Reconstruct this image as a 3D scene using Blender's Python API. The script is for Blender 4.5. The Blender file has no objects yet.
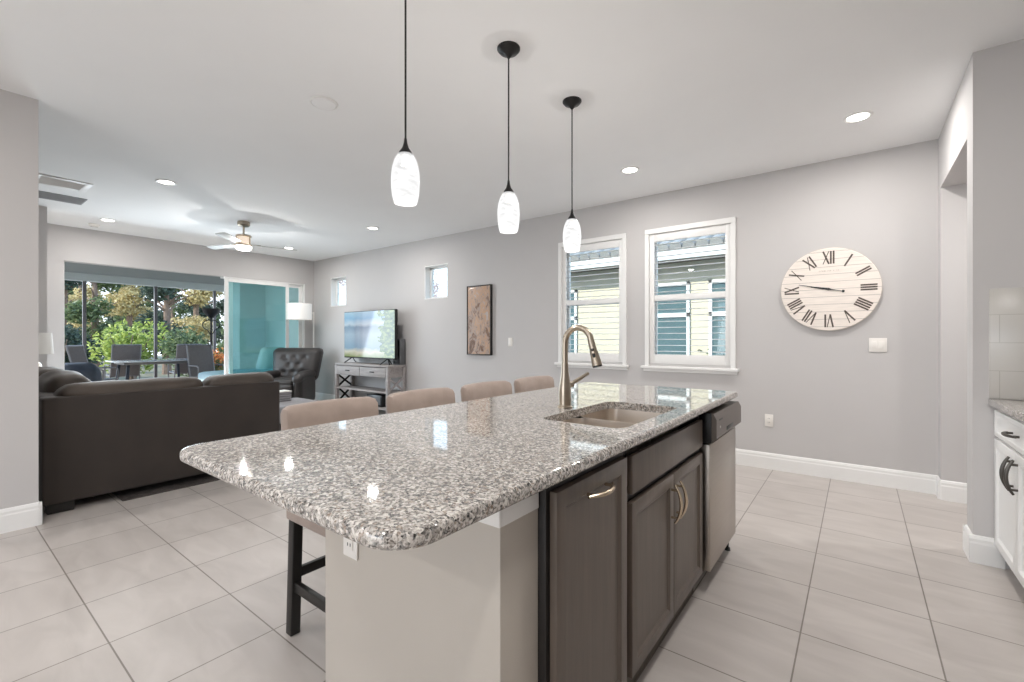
import bpy, bmesh, math, random
from mathutils import Vector, Matrix, noise
random.seed(7)
PI = math.pi
scene = bpy.context.scene
col = scene.collection

# ------------------------------------------------------------------ camera
F_PX = 453.3
cam_data = bpy.data.cameras.new('camera')
cam_data.sensor_width = 36.0
cam_data.lens = F_PX * 36.0 / 1024.0
cam_data.shift_y = -2.0 / 1024.0
cam_data.clip_start = 0.05
cam = bpy.data.objects.new('camera', cam_data)
col.objects.link(cam)
YAW = math.atan(346.0 / F_PX)
cam.location = (0, 0, 1.22)
cam.rotation_euler = (PI / 2, 0, YAW)
scene.camera = cam

# ------------------------------------------------------------------ world, sun, exposure
world = bpy.data.worlds.new('sky')
scene.world = world
world.use_nodes = True
wn = world.node_tree
wn.nodes.clear()
w_out = wn.nodes.new('ShaderNodeOutputWorld')
w_bg = wn.nodes.new('ShaderNodeBackground')
w_tc = wn.nodes.new('ShaderNodeTexCoord')
w_sep = wn.nodes.new('ShaderNodeSeparateXYZ')
w_ramp = wn.nodes.new('ShaderNodeValToRGB')
w_ramp.color_ramp.elements[0].position = 0.0
w_ramp.color_ramp.elements[0].color = (0.85, 0.92, 1.0, 1)
w_ramp.color_ramp.elements[1].position = 0.7
w_ramp.color_ramp.elements[1].color = (0.38, 0.62, 1.0, 1)
wn.links.new(w_tc.outputs['Generated'], w_sep.inputs[0])
wn.links.new(w_sep.outputs['Z'], w_ramp.inputs[0])
wn.links.new(w_ramp.outputs[0], w_bg.inputs[0])
w_bg.inputs[1].default_value = 2.4
wn.links.new(w_bg.outputs[0], w_out.inputs[0])

sun_d = bpy.data.lights.new('sun', 'SUN')
sun_d.energy = 5.4
sun_d.angle = math.radians(0.6)
sun_d.color = (1.0, 0.94, 0.84)
sun = bpy.data.objects.new('sun', sun_d)
col.objects.link(sun)
SUN_TO = Vector((-0.40, -0.86, 0.62)).normalized()      # towards the sun
sun.rotation_euler = SUN_TO.to_track_quat('Z', 'Y').to_euler()


def area_light(name, loc, rot, size, energy, color=(1, 1, 1), shape='RECTANGLE', size_y=None, spread=PI, parent=None):
    d = bpy.data.lights.new(name, 'AREA')
    d.shape = shape
    d.size = size
    if size_y:
        d.size_y = size_y
    d.energy = energy
    d.color = color
    d.spread = spread
    o = bpy.data.objects.new(name, d)
    col.objects.link(o)
    o.location = loc
    o.rotation_euler = rot
    if parent:
        o.parent = parent
    return o


def point_light(name, loc, energy, color=(1, 1, 1), size=0.0):
    d = bpy.data.lights.new(name, 'POINT')
    d.energy = energy
    d.shadow_soft_size = size
    d.color = color
    o = bpy.data.objects.new(name, d)
    col.objects.link(o)
    o.location = loc
    return o


# unseen fill lamp added behind the camera; area lamp for the sliders' daylight
area_light('rear_fill_light', (-1.6, -3.96, 1.05), (PI / 2 + math.radians(32), 0, 0), 3.2, 40, (0.99, 0.99, 1.0), size_y=1.9)
area_light('slider_daylight', (-8.68, 2.25, 1.15), (PI / 2 - math.radians(24), 0, -PI / 2), 1.9, 76, (0.78, 0.91, 1.0), size_y=1.9)

vs = scene.view_settings
vs.view_transform = 'Standard'
vs.look = 'None'
vs.exposure = 0.15
vs.gamma = 1.0
vs.use_curve_mapping = False


# ------------------------------------------------------------------ materials
def srgb(r, g, b):
    def c(v):
        v /= 255.0
        return v / 12.92 if v <= 0.04045 else ((v + 0.055) / 1.055) ** 2.4
    return (c(r), c(g), c(b))


def new_mat(name):
    m = bpy.data.materials.new(name)
    m.use_nodes = True
    nt = m.node_tree
    bsdf = nt.nodes['Principled BSDF']
    return m, nt, bsdf


def node(nt, kind, **kw):
    n = nt.nodes.new(kind)
    for k, v in kw.items():
        if k.startswith('i_'):
            n.inputs[k[2:].replace('_', ' ')].default_value = v
        else:
            setattr(n, k, v)
    return n


def rgba(c):
    return (c[0], c[1], c[2], 1.0)


def mat(name, c, rough=0.5, metal=0.0, var=0.0, vscale=8.0, bump=0.0, bscale=60.0, stretch=None, spec=0.5, emit=None, estr=0.0, coat=0.0, sheen=0.0):
    m, nt, b = new_mat(name)
    b.inputs['Roughness'].default_value = rough
    b.inputs['Metallic'].default_value = metal
    b.inputs['Specular IOR Level'].default_value = spec
    b.inputs['Coat Weight'].default_value = coat
    b.inputs['Sheen Weight'].default_value = sheen
    tc = node(nt, 'ShaderNodeTexCoord')
    vec = tc.outputs['Object']
    if stretch:
        mp = node(nt, 'ShaderNodeMapping')
        mp.inputs['Scale'].default_value = stretch
        nt.links.new(vec, mp.inputs['Vector'])
        vec = mp.outputs['Vector']
    nz = node(nt, 'ShaderNodeTexNoise')
    nz.inputs['Scale'].default_value = vscale
    nz.inputs['Detail'].default_value = 5.0
    nt.links.new(vec, nz.inputs['Vector'])
    rp = node(nt, 'ShaderNodeValToRGB')
    rp.color_ramp.elements[0].position = 0.3
    rp.color_ramp.elements[1].position = 0.7
    rp.color_ramp.elements[0].color = rgba([x * (1 - var) for x in c])
    rp.color_ramp.elements[1].color = rgba([min(1, x * (1 + var)) for x in c])
    nt.links.new(nz.outputs['Fac'], rp.inputs['Fac'])
    nt.links.new(rp.outputs['Color'], b.inputs['Base Color'])
    if bump > 0:
        n2 = node(nt, 'ShaderNodeTexNoise')
        n2.inputs['Scale'].default_value = bscale
        n2.inputs['Detail'].default_value = 3.0
        nt.links.new(vec, n2.inputs['Vector'])
        bp = node(nt, 'ShaderNodeBump')
        bp.inputs['Strength'].default_value = bump
        bp.inputs['Distance'].default_value = 0.004
        nt.links.new(n2.outputs['Fac'], bp.inputs['Height'])
        nt.links.new(bp.outputs['Normal'], b.inputs['Normal'])
    if emit:
        b.inputs['Emission Color'].default_value = rgba(emit)
        b.inputs['Emission Strength'].default_value = estr
    return m


def glass_mat(name, tint, refl=1.0):
    m, nt, b = new_mat(name)
    nt.nodes.remove(b)
    out = nt.nodes['Material Output']
    tr = node(nt, 'ShaderNodeBsdfTransparent')
    tr.inputs['Color'].default_value = rgba(tint)
    gl = node(nt, 'ShaderNodeBsdfGlossy')
    gl.inputs['Roughness'].default_value = 0.01
    gl.inputs['Color'].default_value = (refl, refl, refl, 1)
    lw = node(nt, 'ShaderNodeLayerWeight')
    lw.inputs['Blend'].default_value = 0.5
    pw = node(nt, 'ShaderNodeMath', operation='POWER')
    pw.inputs[1].default_value = 5.0
    nt.links.new(lw.outputs['Facing'], pw.inputs[0])
    fr = node(nt, 'ShaderNodeMath', operation='MULTIPLY_ADD')
    fr.inputs[1].default_value = 0.96
    fr.inputs[2].default_value = 0.04
    nt.links.new(pw.outputs[0], fr.inputs[0])
    mx = node(nt, 'ShaderNodeMixShader')
    nt.links.new(fr.outputs[0], mx.inputs[0])
    nt.links.new(tr.outputs[0], mx.inputs[1])
    nt.links.new(gl.outputs[0], mx.inputs[2])
    nt.links.new(mx.outputs[0], out.inputs['Surface'])
    return m


def tile_mat():
    m, nt, b = new_mat('floor_tile')
    tc = node(nt, 'ShaderNodeTexCoord')
    mp = node(nt, 'ShaderNodeMapping')
    mp.inputs['Location'].default_value = (0.19 + 0.44 * 40, -0.905 + 0.44 * 40, 0)
    nt.links.new(tc.outputs['Object'], mp.inputs['Vector'])
    br = node(nt, 'ShaderNodeTexBrick', offset=0.0, squash=1.0)
    br.inputs['Scale'].default_value = 1.0
    br.inputs['Brick Width'].default_value = 0.44
    br.inputs['Row Height'].default_value = 0.44
    br.inputs['Mortar Size'].default_value = 0.0030
    br.inputs['Mortar Smooth'].default_value = 0.1
    br.inputs['Color1'].default_value = rgba(srgb(195, 188, 183))
    br.inputs['Color2'].default_value = rgba(srgb(202, 195, 190))
    br.inputs['Mortar'].default_value = rgba(srgb(136, 128, 120))
    nt.links.new(mp.outputs[0], br.inputs['Vector'])
    # clouded stone veining
    mp2 = node(nt, 'ShaderNodeMapping')
    mp2.inputs['Rotation'].default_value = (0, 0, 0.5)
    mp2.inputs['Scale'].default_value = (1.0, 3.2, 1)
    nt.links.new(tc.outputs['Object'], mp2.inputs['Vector'])
    nz = node(nt, 'ShaderNodeTexNoise')
    nz.inputs['Scale'].default_value = 2.6
    nz.inputs['Detail'].default_value = 7.0
    nz.inputs['Distortion'].default_value = 0.8
    nt.links.new(mp2.outputs[0], nz.inputs['Vector'])
    rp = node(nt, 'ShaderNodeValToRGB')
    rp.color_ramp.elements[0].position = 0.32
    rp.color_ramp.elements[0].color = (0.86, 0.855, 0.85, 1)
    rp.color_ramp.elements[1].position = 0.68
    rp.color_ramp.elements[1].color = (1.0, 1.0, 1.0, 1)
    nt.links.new(nz.outputs['Fac'], rp.inputs['Fac'])
    mul = node(nt, 'ShaderNodeMix', data_type='RGBA', blend_type='MULTIPLY')
    mul.inputs[0].default_value = 1.0
    nt.links.new(br.outputs['Color'], mul.inputs[6])
    nt.links.new(rp.outputs['Color'], mul.inputs[7])
    nt.links.new(mul.outputs[2], b.inputs['Base Color'])
    bp = node(nt, 'ShaderNodeBump', invert=True)
    bp.inputs['Strength'].default_value = 0.4
    bp.inputs['Distance'].default_value = 0.002
    nt.links.new(br.outputs['Fac'], bp.inputs['Height'])
    nt.links.new(bp.outputs['Normal'], b.inputs['Normal'])
    b.inputs['Roughness'].default_value = 0.34
    b.inputs['Specular IOR Level'].default_value = 0.4
    return m


def granite_mat():
    m, nt, b = new_mat('granite')
    tc = node(nt, 'ShaderNodeTexCoord')
    nz = node(nt, 'ShaderNodeTexNoise')
    nz.inputs['Scale'].default_value = 70.0
    nz.inputs['Detail'].default_value = 3.0
    nt.links.new(tc.outputs['Object'], nz.inputs['Vector'])
    sub = node(nt, 'ShaderNodeVectorMath', operation='SUBTRACT')
    sub.inputs[1].default_value = (0.5, 0.5, 0.5)
    nt.links.new(nz.outputs['Color'], sub.inputs[0])
    scl = node(nt, 'ShaderNodeVectorMath', operation='SCALE')
    scl.inputs['Scale'].default_value = 0.012
    nt.links.new(sub.outputs[0], scl.inputs[0])
    add = node(nt, 'ShaderNodeVectorMath', operation='ADD')
    nt.links.new(tc.outputs['Object'], add.inputs[0])
    nt.links.new(scl.outputs[0], add.inputs[1])
    vo = node(nt, 'ShaderNodeTexVoronoi')
    vo.inputs['Scale'].default_value = 165.0
    nt.links.new(add.outputs[0], vo.inputs['Vector'])
    sep = node(nt, 'ShaderNodeSeparateColor')
    nt.links.new(vo.outputs['Color'], sep.inputs[0])
    rp = node(nt, 'ShaderNodeValToRGB')
    rp.color_ramp.interpolation = 'CONSTANT'
    e = rp.color_ramp.elements
    cols = [(0.0, (18, 17, 17)), (0.15, (60, 53, 48)), (0.29, (106, 96, 88)), (0.43, (150, 142, 135)),
            (0.60, (188, 180, 172)), (0.80, (218, 212, 205)), (0.94, (138, 116, 97))]
    e[0].position = 0.0
    e[0].color = rgba(srgb(*cols[0][1]))
    e[1].position = cols[1][0]
    e[1].color = rgba(srgb(*cols[1][1]))
    for p, c in cols[2:]:
        x = e.new(p)
        x.color = rgba(srgb(*c))
    nt.links.new(sep.outputs[0], rp.inputs['Fac'])
    # finer grain
    vo2 = node(nt, 'ShaderNodeTexVoronoi')
    vo2.inputs['Scale'].default_value = 330.0
    nt.links.new(add.outputs[0], vo2.inputs['Vector'])
    sep2 = node(nt, 'ShaderNodeSeparateColor')
    nt.links.new(vo2.outputs['Color'], sep2.inputs[0])
    rp2 = node(nt, 'ShaderNodeValToRGB')
    rp2.color_ramp.elements[0].color = (0.06, 0.055, 0.05, 1)
    rp2.color_ramp.elements[0].position = 0.1
    rp2.color_ramp.elements[1].color = (0.75, 0.72, 0.68, 1)
    rp2.color_ramp.elements[1].position = 0.6
    nt.links.new(sep2.outputs[1], rp2.inputs['Fac'])
    mx = node(nt, 'ShaderNodeMix', data_type='RGBA')
    mx.inputs[0].default_value = 0.38
    nt.links.new(rp.outputs[0], mx.inputs[6])
    nt.links.new(rp2.outputs[0], mx.inputs[7])
    nt.links.new(mx.outputs[2], b.inputs['Base Color'])
    b.inputs['Roughness'].default_value = 0.04
    b.inputs['Specular IOR Level'].default_value = 0.95
    return m


def plank_mat(name, c, gap, planks_z=True):
    """whitewashed boards running across X with faint dark joints"""
    m, nt, b = new_mat(name)
    tc = node(nt, 'ShaderNodeTexCoord')
    sp = node(nt, 'ShaderNodeSeparateXYZ')
    nt.links.new(tc.outputs['Object'], sp.inputs[0])
    mo = node(nt, 'ShaderNodeMath', operation='PINGPONG')
    mo.inputs[1].default_value = gap / 2
    nt.links.new(sp.outputs['Z'], mo.inputs[0])
    lt = node(nt, 'ShaderNodeMath', operation='LESS_THAN')
    lt.inputs[1].default_value = 0.0022
    nt.links.new(mo.outputs[0], lt.inputs[0])
    mp = node(nt, 'ShaderNodeMapping')
    mp.inputs['Scale'].default_value = (6, 6, 60)
    nt.links.new(tc.outputs['Object'], mp.inputs[0])
    nz = node(nt, 'ShaderNodeTexNoise')
    nz.inputs['Scale'].default_value = 1.5
    nz.inputs['Detail'].default_value = 5
    nt.links.new(mp.outputs[0], nz.inputs['Vector'])
    rp = node(nt, 'ShaderNodeValToRGB')
    rp.color_ramp.elements[0].position = 0.3
    rp.color_ramp.elements[0].color = rgba([x * 0.9 for x in c])
    rp.color_ramp.elements[1].position = 0.65
    rp.color_ramp.elements[1].color = rgba(c)
    nt.links.new(nz.outputs['Fac'], rp.inputs[0])
    mx = node(nt, 'ShaderNodeMix', data_type='RGBA')
    mx.inputs[7].default_value = rgba([x * 0.58 for x in c])
    nt.links.new(lt.outputs[0], mx.inputs[0])
    nt.links.new(rp.outputs[0], mx.inputs[6])
    nt.links.new(mx.outputs[2], b.inputs['Base Color'])
    b.inputs['Roughness'].default_value = 0.6
    return m


def backsplash_mat():
    m, nt, b = new_mat('backsplash_tile')
    tc = node(nt, 'ShaderNodeTexCoord')
    mp = node(nt, 'ShaderNodeMapping')
    mp.inputs['Rotation'].default_value = (PI / 2, 0, 0)
    nt.links.new(tc.outputs['Object'], mp.inputs[0])
    br = node(nt, 'ShaderNodeTexBrick', offset=0.5)
    br.inputs['Scale'].default_value = 1
    br.inputs['Brick Width'].default_value = 0.30
    br.inputs['Row Height'].default_value = 0.15
    br.inputs['Mortar Size'].default_value = 0.002
    br.inputs['Color1'].default_value = rgba(srgb(192, 188, 182))
    br.inputs['Color2'].default_value = rgba(srgb(197, 193, 188))
    br.inputs['Mortar'].default_value = rgba(srgb(176, 172, 165))
    nt.links.new(mp.outputs[0], br.inputs['Vector'])
    nt.links.new(br.outputs['Color'], b.inputs['Base Color'])
    b.inputs['Roughness'].default_value = 0.2
    return m


def leaf_mat(name, c1, c2):
    m, nt, b = new_mat(name)
    ge = node(nt, 'ShaderNodeNewGeometry')
    rp = node(nt, 'ShaderNodeValToRGB')
    rp.color_ramp.elements[0].color = rgba(c1)
    rp.color_ramp.elements[1].color = rgba(c2)
    nt.links.new(ge.outputs['Random Per Island'], rp.inputs[0])
    nt.links.new(rp.outputs[0], b.inputs['Base Color'])
    b.inputs['Roughness'].default_value = 0.45
    out = nt.nodes['Material Output']
    tl = node(nt, 'ShaderNodeBsdfTranslucent')
    nt.links.new(rp.outputs[0], tl.inputs[0])
    mx = node(nt, 'ShaderNodeMixShader')
    mx.inputs[0].default_value = 0.4
    nt.links.new(b.outputs[0], mx.inputs[1])
    nt.links.new(tl.outputs[0], mx.inputs[2])
    nt.links.new(mx.outputs[0], out.inputs[0])
    return m


def pendant_glass_mat():
    m, nt, b = new_mat('marbled_white_glass')
    tc = node(nt, 'ShaderNodeTexCoord')
    mp = node(nt, 'ShaderNodeMapping')
    mp.inputs['Rotation'].default_value = (0.5, 0.35, 0)
    mp.inputs['Scale'].default_value = (5, 5, 16)
    nt.links.new(tc.outputs['Object'], mp.inputs[0])
    nz = node(nt, 'ShaderNodeTexNoise')
    nz.inputs['Scale'].default_value = 1.3
    nz.inputs['Detail'].default_value = 4
    nz.inputs['Distortion'].default_value = 1.6
    nt.links.new(mp.outputs[0], nz.inputs['Vector'])
    rp = node(nt, 'ShaderNodeValToRGB')
    rp.color_ramp.elements[0].position = 0.28
    rp.color_ramp.elements[0].color = (0.55, 0.55, 0.55, 1)
    rp.color_ramp.elements[1].position = 0.52
    rp.color_ramp.elements[1].color = (1, 1, 1, 1)
    nt.links.new(nz.outputs['Fac'], rp.inputs[0])
    b.inputs['Base Color'].default_value = (0.02, 0.02, 0.02, 1)
    b.inputs['Specular IOR Level'].default_value = 0.3
    nt.links.new(rp.outputs[0], b.inputs['Emission Color'])
    b.inputs['Emission Strength'].default_value = 0.98
    b.inputs['Roughness'].default_value = 0.12
    out = nt.nodes['Material Output']
    tr = node(nt, 'ShaderNodeBsdfTransparent')
    mx = node(nt, 'ShaderNodeMixShader')
    mx.inputs[0].default_value = 0.58
    nt.links.new(b.outputs[0], mx.inputs[1])
    nt.links.new(tr.outputs[0], mx.inputs[2])
    nt.links.new(mx.outputs[0], out.inputs[0])
    return m


def painting_mat():
    m, nt, b = new_mat('abstract_painting')
    tc = node(nt, 'ShaderNodeTexCoord')
    mp = node(nt, 'ShaderNodeMapping')
    mp.inputs['Scale'].default_value = (4.5, 4.5, 2.6)
    nt.links.new(tc.outputs['Object'], mp.inputs[0])
    nz = node(nt, 'ShaderNodeTexNoise')
    nz.inputs['Scale'].default_value = 2.2
    nz.inputs['Detail'].default_value = 8
    nz.inputs['Roughness'].default_value = 0.7
    nz.inputs['Distortion'].default_value = 0.9
    nt.links.new(mp.outputs[0], nz.inputs['Vector'])
    rp = node(nt, 'ShaderNodeValToRGB')
    e = rp.color_ramp.elements
    e[0].position = 0.28
    e[0].color = rgba(srgb(92, 78, 72))
    e[1].position = 0.74
    e[1].color = rgba(srgb(226, 214, 196))
    for p, c in ((0.40, (140, 112, 96)), (0.47, (172, 158, 150)), (0.54, (196, 158, 128)), (0.63, (178, 172, 170))):
        x = e.new(p)
        x.color = rgba(srgb(*c))
    nt.links.new(nz.outputs['Fac'], rp.inputs[0])
    nt.links.new(rp.outputs[0], b.inputs['Base Color'])
    b.inputs['Roughness'].default_value = 0.12
    return m


def screen_mat():
    """the lit picture on the television: sky, a pale house and garden trees"""
    m, nt, b = new_mat('screen_picture')
    tc = node(nt, 'ShaderNodeTexCoord')
    sp = node(nt, 'ShaderNodeSeparateXYZ')
    nt.links.new(tc.outputs['Generated'], sp.inputs[0])
    nz = node(nt, 'ShaderNodeTexNoise')
    nz.inputs['Scale'].default_value = 6.0
    nz.inputs['Detail'].default_value = 6
    nt.links.new(tc.outputs['Generated'], nz.inputs['Vector'])

    def ramp(stops):
        r = node(nt, 'ShaderNodeValToRGB')
        e = r.color_ramp.elements
        e[0].position, e[0].color = stops[0][0], rgba(srgb(*stops[0][1]))
        e[1].position, e[1].color = stops[-1][0], rgba(srgb(*stops[-1][1]))
        for p, c in stops[1:-1]:
            x = e.new(p)
            x.color = rgba(srgb(*c))
        return r
    back = ramp([(0.0, (150, 170, 110)), (0.12, (232, 226, 205)), (0.2, (150, 175, 200)), (0.5, (182, 198, 218)), (0.66, (150, 168, 192)), (0.72, (214, 228, 242)), (0.86, (160, 200, 236)), (1.0, (196, 226, 246))])
    ma = node(nt, 'ShaderNodeMath', operation='MULTIPLY_ADD')
    ma.inputs[1].default_value = 0.16
    nt.links.new(nz.outputs['Fac'], ma.inputs[0])
    sb = node(nt, 'ShaderNodeMath', operation='SUBTRACT')
    sb.inputs[1].default_value = 0.08
    nt.links.new(sp.outputs['Z'], sb.inputs[0])
    nt.links.new(sb.outputs[0], ma.inputs[2])
    nt.links.new(ma.outputs[0], back.inputs[0])
    tree = ramp([(0.3, (40, 62, 46)), (0.5, (96, 128, 66)), (0.7, (186, 202, 120))])
    nz2 = node(nt, 'ShaderNodeTexNoise')
    nz2.inputs['Scale'].default_value = 14.0
    nz2.inputs['Detail'].default_value = 5
    nt.links.new(tc.outputs['Generated'], nz2.inputs['Vector'])
    nt.links.new(nz2.outputs['Fac'], tree.inputs[0])
    # trees fill the right third, reaching in along a ragged edge
    m2 = node(nt, 'ShaderNodeMath', operation='MULTIPLY_ADD')
    m2.inputs[1].default_value = 0.75
    nt.links.new(nz.outputs['Fac'], m2.inputs[0])
    nt.links.new(sp.outputs['X'], m2.inputs[2])
    gt = node(nt, 'ShaderNodeMath', operation='GREATER_THAN')
    gt.inputs[1].default_value = 1.14
    nt.links.new(m2.outputs[0], gt.inputs[0])
    mx = node(nt, 'ShaderNodeMix', data_type='RGBA')
    nt.links.new(gt.outputs[0], mx.inputs[0])
    nt.links.new(back.outputs[0], mx.inputs[6])
    nt.links.new(tree.outputs[0], mx.inputs[7])
    b.inputs['Base Color'].default_value = (0.01, 0.01, 0.012, 1)
    b.inputs['Roughness'].default_value = 0.08
    nt.links.new(mx.outputs[2], b.inputs['Emission Color'])
    b.inputs['Emission Strength'].default_value = 0.62
    return m


MT = {}
MT['wall'] = mat('wall_paint', srgb(197, 194, 193), 0.75, var=0.01, vscale=3, bump=0.06, bscale=180)
MT['ceiling'] = mat('ceiling_paint', srgb(243, 243, 243), 0.85, var=0.008, vscale=3, bump=0.05, bscale=220)
MT['trim'] = mat('white_trim_paint', srgb(236, 235, 233), 0.38, var=0.008)
MT['island_white'] = mat('island_white_paint', srgb(192, 184, 174), 0.6, var=0.012, vscale=4, bump=0.08, bscale=220)
MT['tile'] = tile_mat()
MT['granite'] = granite_mat()
MT['splash'] = backsplash_mat()
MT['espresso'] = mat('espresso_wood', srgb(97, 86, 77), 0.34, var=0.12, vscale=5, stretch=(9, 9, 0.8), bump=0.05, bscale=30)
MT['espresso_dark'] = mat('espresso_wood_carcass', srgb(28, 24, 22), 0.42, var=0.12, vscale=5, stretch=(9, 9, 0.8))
MT['black_void'] = mat('black_kickplate', srgb(98, 90, 81), 0.6, var=0.1)
MT['steel'] = mat('brushed_steel', srgb(178, 170, 161), 0.32, 1.0, var=0.05, vscale=4, stretch=(1, 1, 60))
MT['steel_panel'] = mat('steel_control_panel', srgb(128, 120, 114), 0.36, 0.9, var=0.04, vscale=4, stretch=(60, 1, 1))
MT['sink_steel'] = mat('sink_steel', srgb(218, 208, 197), 0.36, 1.0, var=0.05, vscale=6, stretch=(1, 30, 1))
MT['nickel'] = mat('brushed_nickel', srgb(176, 164, 148), 0.28, 1.0, var=0.05, vscale=10, stretch=(1, 1, 20))
MT['handle'] = mat('satin_nickel_handle', srgb(196, 180, 158), 0.26, 1.0, var=0.04)
MT['pewter'] = mat('dark_pewter_handle', srgb(88, 84, 80), 0.35, 0.9, var=0.05)
MT['black'] = mat('black_plastic', srgb(20, 20, 21), 0.35, var=0.05)
MT['black_metal'] = mat('black_metal', srgb(28, 27, 27), 0.42, 0.3, var=0.08)
MT['black_wood'] = mat('black_stained_wood', srgb(30, 28, 26), 0.42, var=0.15, vscale=6, stretch=(8, 8, 1))
MT['taupe'] = mat('taupe_fabric', srgb(152, 136, 126), 0.85, var=0.08, vscale=14, bump=0.3, bscale=420, sheen=0.25)
MT['sofa'] = mat('dark_brown_microfibre', srgb(45, 37, 32), 0.72, var=0.16, vscale=5, bump=0.12, bscale=200, sheen=0.12)
MT['sofa_cushion'] = mat('brown_leatherlike_cushion', srgb(66, 56, 48), 0.5, var=0.2, vscale=6, bump=0.15, bscale=60, sheen=0.1)
MT['recliner'] = mat('charcoal_leather', srgb(50, 46, 45), 0.42, var=0.12, vscale=8, bump=0.15, bscale=150)
MT['grey_wood'] = mat('weathered_grey_wood', srgb(156, 150, 148), 0.6, var=0.16, vscale=4, stretch=(1.2, 9, 9), bump=0.1, bscale=30)
MT['grey_fabric'] = mat('grey_ottoman_fabric', srgb(138, 136, 138), 0.85, var=0.1, vscale=12, bump=0.3, bscale=300)
MT['grey_weave'] = mat('grey_slatted_wood', srgb(150, 148, 152), 0.7, var=0.1, stretch=(1, 1, 8))
MT['rug'] = mat('dark_rug_pile', srgb(64, 58, 55), 0.95, var=0.5, vscale=26, bump=0.6, bscale=300)
MT['shade'] = mat('white_lamp_shade', srgb(240, 238, 234), 0.8, emit=(1.0, 0.96, 0.9), estr=0.16)
MT['grey_shade'] = mat('pale_grey_lamp_shade', srgb(206, 204, 200), 0.8, emit=(1.0, 0.95, 0.88), estr=0.06)
MT['lens'] = mat('lit_lens', (0.9, 0.9, 0.9), 0.4, emit=(1.0, 0.96, 0.90), estr=9.0)
MT['fan_lens'] = mat('lit_fan_globe', (0.9, 0.9, 0.9), 0.4, emit=(1.0, 0.94, 0.86), estr=3.5)
MT['fan_amber'] = mat('lit_fan_uplight', (0.9, 0.8, 0.7), 0.5, emit=(1.0, 0.80, 0.62), estr=0.5)
MT['pendant'] = pendant_glass_mat()
MT['fan_blade'] = mat('grey_fan_blade', srgb(186, 186, 184), 0.5, var=0.06, stretch=(1, 12, 12))
MT['vent_dark'] = mat('dark_grille', srgb(96, 97, 99), 0.6, var=0.06)
MT['grille_grey'] = mat('grey_grille', srgb(158, 160, 163), 0.6, var=0.05)
MT['vent_mid'] = mat('grille_slots', srgb(176, 176, 176), 0.6, var=0.04)
MT['clock_face'] = plank_mat('whitewashed_planks', srgb(240, 230, 221), 0.0655)
MT['clock_rim'] = mat('clock_edge', srgb(196, 188, 180), 0.6, var=0.06)
MT['numeral'] = mat('worn_dark_paint', srgb(86, 76, 68), 0.7, var=0.3, vscale=60)
MT['faint'] = mat('faint_print', srgb(196, 184, 174), 0.7, var=0.08, vscale=90)
MT['painting'] = painting_mat()
MT['screen'] = screen_mat()
MT['plate'] = mat('white_plate_plastic', srgb(236, 232, 226), 0.35)
MT['slot'] = mat('dark_slot', srgb(60, 56, 52), 0.6)
MT['glass'] = glass_mat('clear_glass', (0.93, 0.97, 0.96))
MT['teal_glass'] = glass_mat('teal_tinted_glass', (0.78, 0.925, 0.935))
MT['cab_white'] = mat('white_cabinet_paint', srgb(236, 235, 233), 0.35, var=0.01)
MT['stucco'] = mat('cream_stucco', srgb(214, 203, 180), 0.85, var=0.04, vscale=6, bump=0.2, bscale=90)
MT['soffit'] = mat('brown_soffit', srgb(104, 90, 80), 0.8, var=0.06)
MT['fascia'] = mat('white_fascia', srgb(244, 244, 242), 0.5)
MT['rooftile'] = mat('grey_roof_tile', srgb(150, 146, 142), 0.8, var=0.15, vscale=5)
MT['far_glass'] = mat('neighbour_window_glass', srgb(84, 108, 112), 0.08, var=0.12, vscale=2, spec=0.8)
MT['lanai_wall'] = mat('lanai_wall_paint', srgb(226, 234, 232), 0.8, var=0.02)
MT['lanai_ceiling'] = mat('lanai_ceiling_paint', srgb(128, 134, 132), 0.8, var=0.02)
MT['lanai_beam'] = mat('lanai_beam_paint', srgb(196, 204, 202), 0.7, var=0.02)
MT['bronze'] = mat('bronze_screen_post', srgb(112, 110, 112), 0.45, 0.3, var=0.05)
MT['paver'] = mat('patio_paver', srgb(170, 160, 150), 0.8, var=0.14, vscale=5)
MT['grass'] = mat('lawn_grass', srgb(116, 114, 94), 0.9, var=0.3, vscale=9, bump=0.6, bscale=90)
MT['patio_metal'] = mat('pewter_patio_frame', srgb(128, 126, 126), 0.4, 0.5)
MT['sling'] = mat('grey_sling_fabric', srgb(112, 106, 104), 0.8, var=0.1, vscale=40)
MT['table_glass'] = mat('patio_table_top', srgb(196, 204, 210), 0.1, 0.2)
MT['navy'] = mat('dark_navy_cover', srgb(46, 54, 66), 0.6, var=0.2)
MT['blue_cushion'] = mat('pale_blue_cushion', srgb(176, 206, 216), 0.8, var=0.06)
MT['white_cushion'] = mat('white_cushion', srgb(240, 242, 240), 0.85, var=0.03)
MT['terracotta'] = mat('terracotta_pot', srgb(168, 104, 78), 0.7, var=0.1)
MT['bark'] = mat('tree_bark', srgb(126, 108, 94), 0.9, var=0.3, vscale=8, stretch=(6, 6, 1), bump=0.8, bscale=20)
MT['leaf_bright'] = leaf_mat('bright_leaves', srgb(112, 136, 62), srgb(196, 206, 112))
MT['leaf_mid'] = leaf_mat('mid_leaves', srgb(66, 86, 58), srgb(136, 150, 104))
MT['leaf_dark'] = leaf_mat('dark_leaves', srgb(46, 60, 52), srgb(98, 114, 96))
MT['leaf_yellow'] = leaf_mat('yellowing_leaves', srgb(150, 138, 92), srgb(232, 216, 164))
MT['leaf_rose'] = leaf_mat('rosy_leaves', srgb(200, 172, 168), srgb(238, 218, 216))
MT['petal'] = leaf_mat('orange_petals', srgb(226, 110, 50), srgb(250, 190, 120))


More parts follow.
